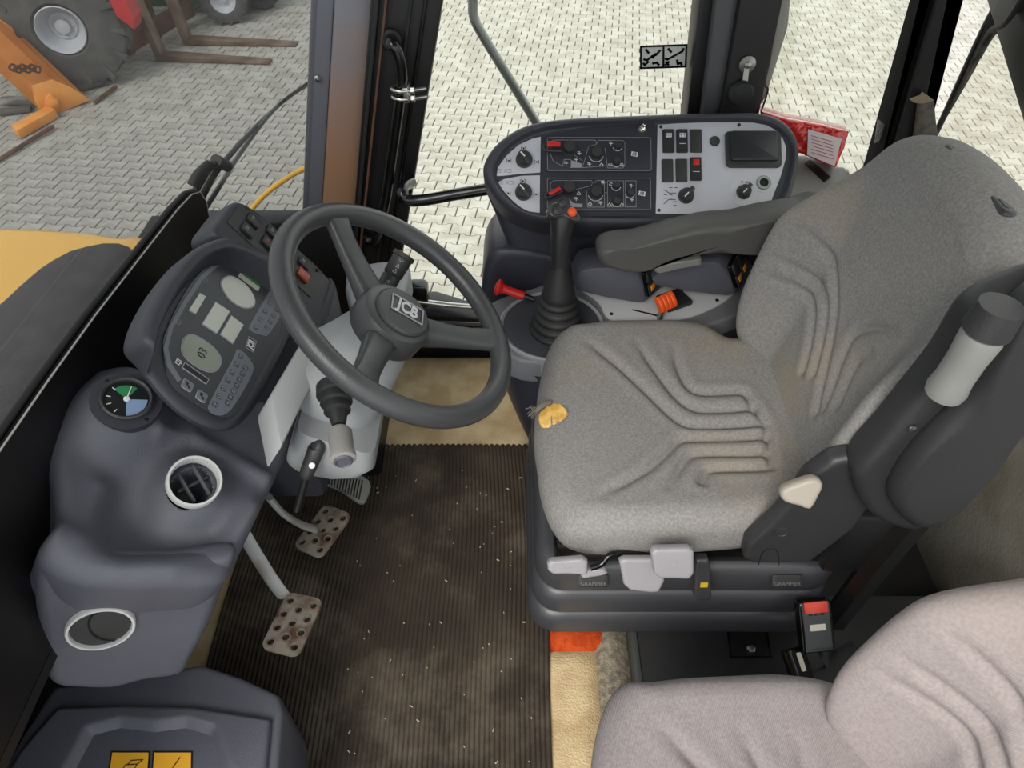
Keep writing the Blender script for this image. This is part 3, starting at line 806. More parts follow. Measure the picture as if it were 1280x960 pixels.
# pale dusty patches worn into the mat
nt = mm.node_tree; N = nt.nodes; L = nt.links; b = N['Principled BSDF']; src = b.inputs['Base Color'].links[0].from_socket
tc = N.new('ShaderNodeTexCoord'); nz = N.new('ShaderNodeTexNoise'); nz.inputs['Scale'].default_value = 3.4; nz.inputs['Detail'].default_value = 7; nz.inputs['Roughness'].default_value = 0.72
L.new(tc.outputs['Object'], nz.inputs['Vector']); rp = N.new('ShaderNodeValToRGB'); rp.color_ramp.elements[0].position = 0.5; rp.color_ramp.elements[1].position = 0.72
L.new(nz.outputs['Fac'], rp.inputs['Fac']); mx = N.new('ShaderNodeMix'); mx.data_type = 'RGBA'
mm_sc = N.new('ShaderNodeMath'); mm_sc.operation = 'MULTIPLY'; mm_sc.inputs[1].default_value = 0.6; L.new(rp.outputs['Color'], mm_sc.inputs[0])
L.new(mm_sc.outputs[0], mx.inputs[0]); L.new(src, mx.inputs[6]); mx.inputs[7].default_value = lin('#756c60'); L.new(mx.outputs[2], b.inputs['Base Color'])
fm = put('floor_mat', mat_mesh(), mm, None, 60); tag(fm, 'dark brown ribbed rubber mat on the beige carpet', 'mat')
bm = bmesh.new()
for i in range(90):
    x = random.uniform(-0.35, 0.04); y = random.uniform(0.25, 1.05); a = random.uniform(0, PI); l = random.choice([0.0015, 0.002, 0.002, 0.003, 0.003, 0.006])
    box_bm(bm, Frame((x, y, 0.0165), (math.cos(a), math.sin(a), 0), (-math.sin(a), math.cos(a), 0)), l, 0.0013, -0.001, 0.001)
o = from_bm('straw_crumbs', bm, mat('straw', '#b8a888', 0.9), None, None); tag(o, 'crumbs of straw and grit scattered on the ribbed mat', 'debris', kind='stuff')

# ------------------------------------------------------------------ dashboard
dash = empty('dashboard', (-0.48, 0.6, 0.0), 'slate plastic dashboard with instrument cluster, gauge and round vents', 'dashboard')
FD = Frame((-0.46, 0.5, 0.535), (0.84, 0, -0.545), (0, 1, 0))
out = FD.pxs([(112, 468), (130, 456), (165, 452), (188, 468), (205, 500), (262, 524), (300, 515), (326, 496), (350, 512), (369, 545), (352, 585), (325, 640), (303, 690), (280, 722), (215, 728), (130, 728), (75, 715), (48, 688), (72, 650), (70, 610), (62, 562), (74, 510)])
gp = FD.px(151, 519); v1 = FD.px(237, 613); val = FD.px(165, 630); val2 = FD.px(250, 665)
ridge = FD.pxs([(70, 665), (100, 690), (150, 706), (215, 706), (285, 680), (318, 640)])
rid2 = FD.pxs([(200, 545), (240, 545), (300, 580), (335, 600)])
rid3 = FD.pxs([(128, 605), (118, 640), (112, 668)])
podout = FD.pxs([(106, 480), (130, 462), (165, 462), (186, 490), (188, 520), (165, 542), (130, 540), (108, 515)])
def dash_disp(U, V):
    h = 0.034 * np.exp(-(((U - gp[0]) / 0.06) ** 2 + ((V - gp[1]) / 0.065) ** 2) ** 2)
    h += -0.040 * np.exp(-(((U - val[0]) / 0.055) ** 2 + ((V - val[1]) / 0.075) ** 2))
    h += -0.030 * np.exp(-(((U - val2[0]) / 0.075) ** 2 + ((V - val2[1]) / 0.045) ** 2))
    h += 0.022 * np.exp(-(((U - v1[0]) / 0.05) ** 2 + ((V - v1[1]) / 0.055) ** 2) ** 2)
    h += 0.016 * np.exp(-(pdist(U, V, ridge) / 0.022) ** 2)
    h += 0.010 * np.exp(-(pdist(U, V, rid2) / 0.014) ** 2)
    h += 0.012 * np.exp(-(pdist(U, V, rid3) / 0.02) ** 2)
    h -= 0.075 * (1 - sstep(0.019, 0.027, np.hypot(U - v1[0], V - v1[1])))
    return h
pad('upper_moulding', FD, out, 0.22, 0.022, m_dash, dash, dash_disp, n=260, rings=60, sm=5, center=FD.px(200, 610))

FN = Frame(at(150, 712, Y=0.47), (0.915, 0.402, 0), (-0.04, 0.1, 1.0))
o2 = FN.pxs([(44, 722), (54, 706), (78, 700), (110, 702), (150, 706), (215, 706), (275, 698), (297, 698), (288, 720), (264, 785), (240, 828), (226, 848), (180, 856), (140, 866), (100, 866), (66, 862), (54, 838), (43, 765)])
lo = pad('lower_moulding', FN, o2, 0.035, 0.02, m_dash, dash, None, n=160, rings=30, sm=3)

def vent(fr, R, ang, closed, ringmat):
    v = lathe('air_vent', fr, [(R, -0.012), (R, 0.003), (R * .97, 0.005), (R * .90, 0.005), (R * .87, 0.001), (R * .86, -0.02)], ringmat, dash, 48, cap=False)
    lathe('vent_well', fr, [(R * .87, -0.001), (R * .87, -0.03), (R * .8, -0.06), (0, -0.065)], m_blackgloss, v, 40, cap=False)
    c, s = math.cos(ang), math.sin(ang)
    f2 = Frame(fr.O, fr.U * c + fr.V * s, fr.V * c - fr.U * s)
    if not closed:
        for q in (-0.3, 0.3):
            l = 1.5 * R * math.sqrt(max(0.1, 0.82 - q * q))
            box('vent_slat', Frame(f2.pt(0, q * R, -0.012), f2.U, f2.V * 0.8 + f2.N * 0.6), l * 1.05, R * .16, -0.0018, 0.0018, m_dashdark, v, 0.001)
        tube('vent_spindle', [f2.pt(0, -0.6 * R, -0.018), f2.pt(0, 0.6 * R, -0.018)], 0.003, m_softblack, v, 8)
    else:
        lathe('vent_flap', fr, [(R * .86, -0.004), (R * .84, 0.001), (0, 0.003)], m_softblack, v, 40, cap=False)
        pts = [(R * .77 * math.cos(a) * 0.62 + R * .20, R * .77 * math.sin(a)) for a in np.linspace(1.6, 4.6, 16)]
        tube('flap_seam', [f2.pt(a, b2, 0.0032) for a, b2 in pts], 0.0012, m_black, v, 6)
    return v
m_ring = mat('vent_ring_grey', '#c4c4c2', 0.4)
p1 = FD.pt(v1[0], v1[1], 0.025)
vent(Frame(p1, (0.86, 0.15, -0.45), (0.0, 0.93, 0.36)), 0.036, math.radians(-52), False, m_ring)
un = FN.px(126, 782)
vent(Frame(FN.pt(un[0], un[1], 0.003), FN.U, FN.V), 0.041, math.radians(0), True, m_ring)

# gauge
FGa = Frame(FD.pt(gp[0], gp[1], 0.036), (0.90, 0.05, -0.43), (0.05, 0.97, 0.15))
g = lathe('gauge', FGa, [(0.045, -0.012), (0.045, 0.0015), (0.034, 0.002), (0.033, 0.006), (0.029, 0.007), (0.028, 0.003)], m_dashdark, dash, 40, cap=False)
lathe('gauge_bezel', FGa, [(0.0335, 0.002), (0.0335, 0.008), (0.031, 0.0095), (0.0285, 0.008), (0.028, 0.004)], m_softblack, g, 40, cap=False)
prism('gauge_dial', FGa, circ(0.0285, 36), 0.001, 0.0035, mat('dial_black', '#1b1d1f', 0.3), g)
def sector(r0, r1, a0, a1, k=12):
    A = np.radians(np.linspace(a0, a1, k)); return [(r1 * math.cos(a), r1 * math.sin(a)) for a in A] + [(r0 * math.cos(a), r0 * math.sin(a)) for a in A[::-1]]
prism('green_zone', FGa, sector(0.006, 0.022, 70, 150), 0.0035, 0.0039, mat('dial_green', '#2f7d4c', 0.4), g)
prism('pale_zone', FGa, sector(0.004, 0.026, -75, 15), 0.0035, 0.0039, mat('dial_pale', '#7f94b4', 0.2), g)
prism('needle', FGa, [(-0.0009, 0), (0.0009, 0), (0.0004, 0.021), (-0.0004, 0.021)], 0.0042, 0.005, m_white, g)
lathe('needle_hub', FGa.sub(0, 0, 0.004), [(0.004, 0), (0.004, 0.002), (0, 0.003)], m_white, g, 14, cap=False)
for a in (150, 185, 215, 250):
    r = math.radians(a); strokes('dial_mark', FGa, [[(0.02 * math.cos(r), 0.02 * math.sin(r)), (0.025 * math.cos(r), 0.025 * math.sin(r))]], 0.0012, m_white, g, 0.0035, 0.004)
for a in (145, -35):
    r = math.radians(a); lathe('screw', FGa.sub(0.039 * math.cos(r), 0.039 * math.sin(r), 0.001), [(0.003, 0), (0.003, 0.001), (0.0, 0.0015)], m_black, g, 10, cap=False)

# instrument cluster
th = math.radians(54)
FI = Frame(at(280, 420, Y=0.80), (math.cos(th), 0, -math.sin(th)), (0, 1, 0))
FFL = FI.sub(0, 0, -0.026)
hout = FI.pxs([(372, 352)]) + FFL.pxs([(370, 402), (350, 455), (328, 498), (304, 528), (276, 534), (240, 518), (212, 494)]) + FI.pxs([(204, 456), (192, 440), (178, 424), (180, 402), (192, 374), (210, 346), (234, 318), (260, 302), (284, 297), (314, 304), (346, 324)])
la, lb_ = FI.px(196, 470), FI.px(366, 350)
face = smooth_poly(FI.pxs([(200, 433), (208, 405), (228, 366), (250, 339), (270, 324), (290, 321), (312, 329), (340, 346), (359, 364), (361, 407), (341, 449), (322, 485), (302, 515), (287, 526), (268, 523), (238, 506), (210, 481)]), 4)
rimline = FI.pxs([(185, 440), (196, 400), (218, 355), (246, 320), (282, 308), (330, 326), (362, 350)])
def hood_disp(U, V):
    d = sdf(U, V, face)
    ll = math.hypot(lb_[0] - la[0], lb_[1] - la[1]); sd = ((U - la[0]) * (lb_[1] - la[1]) - (V - la[1]) * (lb_[0] - la[0])) / ll
    low = sstep(0.0, 0.035, sd)
    rim = (1 - sstep(-0.004, 0.010, d)); h = -0.030 * rim - 0.026 * low * (1 - rim)
    h += 0.010 * np.exp(-(pdist(U, V, rimline) / 0.02) ** 2) * sstep(0.0, 0.012, d)
    return h
hs = pad('instrument_housing', FI, hout, 0.05, 0.012, m_dashdark, dash, hood_disp, n=240, rings=70, sm=5, center=FI.px(282, 425))
FF = FI.sub(0, 0, -0.0285)
C5 = lambda pts: [FF.px(140 + x / 3.0, 220 + y / 3.0) for x, y in pts]
face2 = FF.pxs([(203, 433), (210, 407), (230, 367), (250, 341), (270, 326), (290, 323), (311, 331), (338, 348), (356, 366), (358, 407), (339, 447), (320, 483), (300, 512), (286, 522), (270, 519), (241, 502), (213, 478)])
prism('cluster_face', FF, smooth_poly(face2, 4), -0.003, 0.001, mat('cluster_face_dark', '#3a3b3f', 0.42), hs)
mgz = mat('cluster_grey_zone', '#6d7079', 0.45)
prism('lamp_zone', FF, smooth_poly(C5([(600, 400), (640, 430), (650, 480), (590, 590), (560, 598), (515, 580), (520, 550), (590, 430)]), 3), 0.001, 0.0016, mgz, hs)
prism('lamp_zone', FF, smooth_poly(C5([(470, 650), (515, 690), (525, 740), (450, 870), (400, 900), (362, 880), (370, 840), (450, 690)]), 3), 0.001, 0.0016, mgz, hs)
prism('edge_band', FF, C5([(450, 318), (390, 325), (330, 375), (265, 470), (210, 570), (190, 650), (205, 715), (245, 775), (258, 765), (222, 705), (208, 648), (226, 575), (280, 478), (340, 390), (395, 340), (450, 332)]), 0.001, 0.0016, mgz, hs)
mlcd = mat('display_pale', '#bfc1b6', 0.25); mlcd2 = mat('display_olive', '#8b8f83', 0.25)
def disp_part(pts, m, sm=True):
    pl = C5(pts); pl = smooth_poly(pl, 5) if sm else pl
    c = (sum(p[0] for p in pl) / len(pl), sum(p[1] for p in pl) / len(pl))
    prism('display_frame', FF, [(c[0] + (u - c[0]) * 1.07, c[1] + (v - c[1]) * 1.07) for u, v in pl], 0.001, 0.002, m_greyprint, hs)
    prism('display', FF, pl, 0.0015, 0.0028, m, hs)
disp_part([(408, 412), (420, 386), (450, 380), (500, 412), (530, 460), (524, 490), (490, 495), (440, 465)], mlcd)
disp_part([(260, 640), (276, 606), (312, 603), (370, 640), (403, 685), (390, 725), (355, 733), (300, 705), (268, 672)], mlcd2)
disp_part([(325, 442), (348, 455), (310, 519), (285, 504)], mlcd, False)
disp_part([(385, 476), (437, 511), (390, 591), (336, 556)], mlcd, False)
disp_part([(444, 527), (489, 561), (450, 629), (404, 595)], mlcd, False)
u0 = C5([(335, 668)])[0]
text('display_digits', '03', 0.019, Frame(FF.pt(u0[0], u0[1], 0.003), FF.V, -FF.U), m_black, hs)
prism('bar_display', FF, C5([(478, 365), (552, 420), (545, 433), (471, 378)]), 0.001, 0.002, mlcd, hs)
prism('bar_green', FF, C5([(493, 368), (555, 412), (551, 419), (489, 374)]), 0.001, 0.0024, mat('lamp_green', '#3f7d45', 0.4), hs)
prism('bar_red', FF, C5([(485, 357), (496, 365), (492, 371), (481, 363)]), 0.001, 0.0024, m_red, hs)
prism('bar_display', FF, C5([(270, 702), (360, 765), (350, 782), (260, 720)]), 0.001, 0.002, m_black, hs)
strokes('bar_outline', FF, [C5([(270, 702), (360, 765), (350, 782), (260, 720), (270, 702)])], 0.0012, m_greyprint, hs, 0.001, 0.0024)
def lamp_grid(c0, c1, rows, size):
    for (x0, y0), (x1, y1), n in ((c0[0], c0[1], rows), (c1[0], c1[1], rows)):
        for i in range(n):
            t = i / (n - 1); x = x0 + (x1 - x0) * t; y = y0 + (y1 - y0) * t
            uv = C5([(x, y)])[0]
            fr_ = FF.sub(uv[0], uv[1], 0.0016)
            lp = prism('warning_lamp', fr_, rrect(size, size, size * .2, k=3), 0, 0.0007, mat_lamp, hs)
            strokes('lamp_symbol', fr_, random.choice([[[(-.3 * size, -.2 * size), (.3 * size, .2 * size)], [(-.3 * size, .25 * size), (.1 * size, .25 * size)]], [[(-.3 * size, 0), (.3 * size, 0)], [(0, -.3 * size), (0, .3 * size)]], [[(-.25 * size, -.25 * size), (.25 * size, -.25 * size), (.25 * size, .25 * size), (-.25 * size, .25 * size), (-.25 * size, -.25 * size)]]]), size * .1, m_greyprint, hs, 0.0007, 0.0011)
mat_lamp = mat('lamp_dark', '#4a4c52', 0.4)
lamp_grid(((625, 420), (536, 570)), ((640, 460), (578, 570)), 6, 0.0088)
lamp_grid(((480, 678), (382, 858)), ((497, 722), (430, 853)), 7, 0.0088)
for (x, y), a in (((528, 362), 0), ((572, 396), 0)):
    uv = C5([(x, y)])[0]; prism('button', FF.sub(*uv, 0.001), rrect(0.011, 0.013, 0.002), 0, 0.0012, mgz, hs, 0.0003)
for (x, y) in ((280, 787), (333, 828)):
    uv = C5([(x, y)])[0]; fr_ = FF.sub(*uv, 0.001)
    prism('button', fr_, rrect(0.0165, 0.0165, 0.003), 0, 0.0012, m_greyprint, hs, 0.0003)
    prism('button_face', fr_, rrect(0.0145, 0.0145, 0.002), 0.0012, 0.0016, mgz, hs)
    prism('arrow', fr_, [(-0.004, 0.005), (0.001, 0.003), (0.0, 0.001), (0.005, -0.003), (0.003, -0.005), (-0.001, -0.001), (-0.003, -0.001)], 0.0016, 0.002, m_black, hs)
for (x, y) in ((350, 392), (248, 549)):
    uv = C5([(x, y)])[0]; fr_ = FF.sub(*uv, 0.001)
    strokes('turn_arrow', fr_, [[(-0.004, 0), (0.0, 0.005), (0.004, 0), (0.002, 0), (0.002, -0.005), (-0.002, -0.005), (-0.002, 0), (-0.004, 0)]], 0.0006, m_greyprint, hs)
uv = C5([(519, 633)])[0]; fr_ = Frame(FF.pt(*uv, 0.001), FF.V, -FF.U)
def jcb_logo(fr_, w, h, frame_m, letter_m, parent, name='emblem', plate=None):
    sk = 0.12 * w
    q = [(-w / 2 - sk * .4, -h / 2), (w / 2 - sk, -h / 2), (w / 2 + sk * .4, h / 2), (-w / 2 + sk, h / 2)]
    q = [(-w * .44, -h / 2), (w * .5, -h * .5 + h * .08), (w * .44, h / 2), (-w * .5, h / 2 - h * .08)]
    if plate: prism(name + '_plate', fr_, q, 0, 0.0006, plate, parent)
    strokes(name + '_border', fr_, [q + [q[0]]], h * .07, frame_m, parent, 0.0004, 0.0011)
    text(name + '_letters', 'JCB', h * 0.98, fr_, letter_m, parent, 0.0004, 0.0008, bold=h * 0.03, sx=w / h * 0.42)
jcb_logo(fr_, 0.026, 0.016, m_greyprint, m_white, hs)
uv = C5([(246, 698)])[0]; strokes('fuel_symbol', FF.sub(*uv, 0.001), [[(-0.003, -0.004), (0.003, -0.004), (0.003, 0.004), (-0.003, 0.004), (-0.003, -0.004)], [(0.003, 0.002), (0.005, 0.0)], [(-0.002, 0.001), (0.002, 0.001)]], 0.0009, m_white, hs)

abox('cluster_support', (-0.52, 0.80, 0.22), (-0.35, 1.16, 0.485), m_dashdark, dash, 0.02)
# switch pod right of the cluster
FS = Frame(at(345, 325, Y=1.06), (math.cos(math.radians(60)), 0, -math.sin(math.radians(60))), (0, 1, 0))
sp = empty('switch_pod', at(345, 325, Y=1.06) - Vector((0, 0, 0.1)), 'narrow switch pod behind the steering wheel with red and black rockers', 'switch panel')
so = FS.pxs([(268, 288), (278, 268), (292, 252), (305, 253), (330, 270), (372, 308), (405, 340), (424, 370), (428, 400), (408, 420), (375, 390), (330, 345), (290, 310)])
pad('pod_housing', FS, so, 0.06, 0.010, m_dashdark, sp, None, n=120, rings=16, sm=4)
sface = FS.pxs([(283, 278), (297, 258), (306, 260), (370, 318), (404, 350), (388, 372), (340, 330)])
prism('pod_face', FS, sface, 0, 0.0015, m_softblack, sp)
for (cx, cy), colr in (((315, 277), 0), ((308, 289), 0), ((339, 292), 0), ((333, 305), 2), ((378, 330), 0), ((377, 345), 1)):
    fr_ = FS.at_px(cx, cy, 0.0015)
    s = box('rocker_switch', fr_, 0.026, 0.022, 0, 0.006, m_red if colr == 1 and False else (mat('rocker_red', '#b04a34', 0.4) if colr == 1 else m_softblack), sp, 0.0015)
    strokes('rocker_mark', fr_, [[(-0.006, 0.004), (-0.006, -0.004)], [(-0.003, 0.004), (-0.003, -0.004)]], 0.001, m_red if colr == 2 else m_greyprint, s, 0.006, 0.0066)
for (cx, cy) in ((308, 261), (396, 338)):
    lathe('screw', FS.at_px(cx, cy, 0.001), [(0.0035, 0), (0.0035, 0.002), (0, 0.003)], m_black, sp, 10, cap=False)

# ------------------------------------------------------------------ storage box with stickers
FBX = FLAT(0.20)
bx = empty('storage_box', (-0.5, 0.36, 0.0), 'slate plastic box with two yellow stickers on its lid', 'box')
bo = FBX.pxs([(66, 858), (150, 848), (252, 830), (300, 846), (348, 868), (354, 888), (348, 960), (338, 1040), (-40, 1040), (20, 930)])
pad('box_body', FBX, bo, 0.195, 0.008, m_dash, bx, None, n=140, rings=16, sm=0)
FBL = FLAT(0.212)
lo_ = FBL.pxs([(70, 884), (160, 880), (240, 882), (338, 898), (332, 960), (322, 1050), (-40, 1050), (22, 940)])
rec = smooth_poly(FBL.pxs([(112, 914), (190, 910), (262, 914), (280, 1040), (80, 1040)]), 2)
ldisp = lambda U, V: -0.016 * (1 - sstep(-0.010, 0.014, sdf(U, V, rec)))
pad('box_lid', FBL, lo_, 0.03, 0.008, m_dash, bx, ldisp, n=160, rings=60, sm=0, center=FBL.px(180, 985))
m_sty = mat('sticker_yellow', '#e2a62a', 0.5)
FBS = FLAT(0.2005)
for k_, pts in enumerate(([(139, 939), (188, 939), (184, 1000), (130, 1000)], [(191, 939), (241, 939), (240, 1000), (187, 1000)])):
    pl = FBS.pxs(pts)
    s = prism('warning_sticker', FBS, [(u, v) for u, v in pl], 0, 0.0006, m_black, bx)
    c = (sum(p[0] for p in pl) / 4, sum(p[1] for p in pl) / 4)
    prism('sticker_face', FBS, [(c[0] + (u - c[0]) * .92, c[1] + (v - c[1]) * .93) for u, v in pl], 0.0006, 0.001, m_sty, s)
    fr_ = FBS.at_px(163 if k_ == 0 else 214, 962, 0.001)
    if k_ == 0:
        strokes('sticker_drawing', fr_, [[(-0.015, -0.012), (-0.009, 0.006), (0.008, 0.007), (0.003, -0.012)], [(-0.006, 0.006), (-0.003, 0.012), (0.014, 0.013), (0.008, 0.007)], [(-0.012, 0.0), (0.006, 0.0)]], 0.0012, m_black, s)
    else:
        strokes('sticker_drawing', fr_, [[(-0.008, -0.008), (0.001, 0.0), (0.008, 0.016)]], 0.0014, m_black, s)
        prism('sticker_shape', fr_, [(-0.018, -0.006), (-0.004, 0.001), (0.003, -0.004), (0.002, -0.02), (-0.018, -0.02)], 0, 0.0005, m_black, s)

# ------------------------------------------------------------------ steering column
col = empty('steering_column', (-0.36, 0.83, 0.0), 'light grey steering column housing under the wheel', 'steering column')
SN = Vector((0.616, 0.0, 0.788)).normalized(); SS = Vector((SN.z, 0, -SN.x))
SCN = Vector((-0.162, 0.815, 0.675))
def sect(c, U, V, hu, hv, r, k=6):
    return [c + U * a + V * b_ for a, b_ in rrect(hu * 2, hv * 2, r, k=k)]
def loft(name, sections, m, parent, smooth=40, cap=True):
    bm = bmesh.new(); R = [[bm.verts.new(p) for p in s] for s in sections]; n = len(R[0])
    for a, b_ in zip(R[:-1], R[1:]):
        for i in range(n): bm.faces.new([a[i], a[(i + 1) % n], b_[(i + 1) % n], b_[i]])
    if cap: bm.faces.new(R[0][::-1]); bm.faces.new(R[-1])
    return from_bm(name, bm, m, parent, smooth)
cs = []
for t, hu, hv, r, off in ((0.055, .048, .05, .045, 0), (0.08, .056, .062, .05, 0), (0.12, .062, .078, .055, 0.0), (0.16, .068, .09, .05, 0), (0.19, .07, .095, .05, 0)):
    cs.append(sect(SCN - SN * t + SS * off, SS, Vector((0, 1, 0)), hu, hv, r, 8))
loft('upper_shroud', cs, m_column, col, 50)
cs = []
for (x, y, z, hx, hy, r) in ((-0.262, 0.80, 0.525, .060, .115, .02), (-0.272, 0.80, 0.49, .066, .122, .022), (-0.290, 0.80, 0.465, .060, .118, .022), (-0.315, 0.80, 0.44, .045, .105, .02), (-0.33, 0.80, 0.42, .03, .09, .018)):
    cs.append(sect(Vector((x, y, z)), Vector((0.87, 0, -0.45)).normalized(), Vector((0, 1, 0)), hx, hy, r, 6))
loft('lower_housing', cs, m_column, col, 50)
FCP = Frame(at(375, 480, Y=0.74), (0.84, 0, -0.545), (0, 1, 0))
prism('side_panel', FCP, FCP.pxs([(386, 412), (420, 425), (378, 505), (352, 560), (338, 494)]), -0.06, 0.0, mat('pale_panel', '#a2a4a4', 0.45), col, 0.006)
# lower dark footing right of the column
abox('column_foot', (-0.42, 1.02, 0.0), (-0.305, 1.25, 0.30), m_black, col, 0.01)

FSF = FLAT(0.40)
pad('side_fairing', FSF, FSF.pxs([(432, 338), (455, 328), (490, 324), (512, 330), (510, 352), (498, 386), (470, 400), (436, 380)]), 0.07, 0.015, m_column, col, None, n=80, rings=10, sm=2)
# right stalk
def seg_tube(name, p0, p1, radii, m, parent, k=18):
    p0, p1 = Vector(p0), Vector(p1); n = len(radii)
    return tube(name, [p0 + (p1 - p0) * (t) for t, r in radii], [r for t, r in radii], m, parent, k)
s0 = at(462, 392, Y=0.93); s1 = at(506, 318, Y=1.0)
st = seg_tube('indicator_stalk', s0, s1, [(0, .010), (.25, .011), (.3, .0145), (.62, .016), (.64, .0145), (.66, .0165), (.93, .0175), (.94, .0195), (1.0, .019), (1.01, .012)], m_softblack, col)
dv = (s1 - s0).normalized()
for t in (0.36, 0.42, 0.48, 0.54, 0.72, 0.8, 0.88):
    pp = s0 + (s1 - s0) * t; fr_ = Frame(pp, dv, dv.cross(CAM_POS - pp)); fr_ = Frame(pp, dv, Vector((0, 0.6, 0.5)).cross(dv) if False else (CAM_POS - pp).cross(dv))
    nn = (CAM_POS - pp); nn = (nn - dv * nn.dot(dv)).normalized(); fr_ = Frame(pp + nn * 0.0163, nn.cross(dv), dv)
    if fr_.N.dot(nn) < 0: fr_ = Frame(pp + nn * 0.0163, -nn.cross(dv), dv)
    strokes('stalk_symbol', fr_, random.choice([[[(-0.003, -0.003), (0.003, -0.003), (0, 0.003), (-0.003, -0.003)]], [[(-0.003, 0), (0.003, 0)], [(0, 0.003), (0, -0.003)]], [[(-0.003, 0.002), (0.0, -0.002), (0.003, 0.002)]]]), 0.0011, m_greyprint, st, 0.0, 0.0012)
# left shuttle lever: rubber boot and knurled grey knob
k0 = at(420, 500, Y=0.70); k1 = at(429, 574, Y=0.605)
seg_tube('lever_boot', k0 + (k0 - k1) * 0.25, k1, [(0, .026), (.12, .027), (.14, .022), (.24, .023), (.26, .018), (.36, .019), (.38, .014), (.5, .011), (.56, .009)], m_rubber, col, 20)
kb = seg_tube('lever_knob', k0, k1, [(.50, .012), (.56, .0165), (.90, .0165), (.93, .0178), (1.0, .0178), (1.02, .015)], mat('knurled_grey', '#8d8a86', 0.7, bump=0.8, bscale=700), col, 22)
kd = (k1 - k0).normalized()
fk_ = Frame(k1 + kd * 0.0015, kd.cross(Vector((0, 0, 1))), Vector((0, 0, 1)))
if fk_.N.dot(kd) < 0: fk_ = Frame(k1 + kd * 0.0015, -kd.cross(Vector((0, 0, 1))), Vector((0, 0, 1)))
lathe('knob_button', fk_, [(0.0125, 0), (0.0125, 0.003), (0.0105, 0.005), (0.009, 0.003), (0.0, 0.0035)], m_dash, kb, 24, cap=False)
# tilt lever
t0 = at(396, 560, Y=0.68); t1 = at(384, 590, Y=0.66); t2 = at(371, 637, Y=0.64)
tube('tilt_lever', [t1, t2], 0.0055, m_black, col, 10, flat=1.4)
th_ = tube('tilt_handle', [t0 + Vector((0, 0, 0.01)), t0, t1, t1 + (t2 - t1) * 0.15], [0.008, 0.013, 0.011, 0.006], m_softblack, col, 14, sub=3)
lathe('handle_dot', Frame(at(390, 582, Y=0.655), (1, 0, 0), UPV), [(0.0045, -0.002), (0.0045, 0.001), (0, 0.0015)], m_white, th_, 14, cap=False)

# ------------------------------------------------------------------ steering wheel
sw = empty('steering_wheel', SCN - SN * 0.06, 'dark grey three-spoke steering wheel with round hub badge', 'steering wheel')
FSW = Frame(SCN, SS, (0, 1, 0))
m_swheel = mat('steering_rubber', '#3b3c3e', 0.31, bump=0.25, bscale=600)
RM = 0.184
tube('rim', [FSW.pt(RM * math.cos(a), RM * math.sin(a)) for a in np.linspace(0, 2 * PI, 97)[:-1]], 0.0165, m_swheel, sw, 18, closed=True)
for px_, py_ in ((422, 276), (605, 421), (452, 480)):
    u, v = FSW.px(px_, py_); a = math.atan2(v, u)
    cu_, cv_ = math.cos(a), math.sin(a)
    sec = []
    for r, w, n, t in ((0.03, .036, -0.035, .018), (0.06, .032, -0.030, .016), (0.10, .027, -0.022, .012), (0.14, .025, -0.012, .010), (0.167, .028, -0.002, .0095), (0.184, .030, 0.0, .008)):
        c = FSW.pt(r * cu_, r * cv_, n)
        sec.append(sect(c, FSW.V * cu_ - FSW.U * cv_, FSW.N, w * .75, t, t * .8, 4))
    loft('spoke', sec, m_swheel, sw, 50)
lathe('hub', FSW.sub(0, 0, -0.06), [(0.045, 0), (0.058, 0.012), (0.058, 0.042), (0.054, 0.052), (0.047, 0.055), (0.0, 0.056)], m_swheel, sw, 48, cap=False)
hc = lathe('hub_badge', FSW.sub(0.004, 0.0, -0.004), [(0.044, 0), (0.044, 0.003), (0.041, 0.006), (0.0, 0.008)], mat('badge_black', '#38393b', 0.4), sw, 40, cap=False)
fb_ = FSW.sub(0.008, 0.004, 0.0038, math.radians(-4))
jcb_logo(fb_, 0.055, 0.034, m_greyprint, mat('badge_letters', '#b9babb', 0.45), hc)

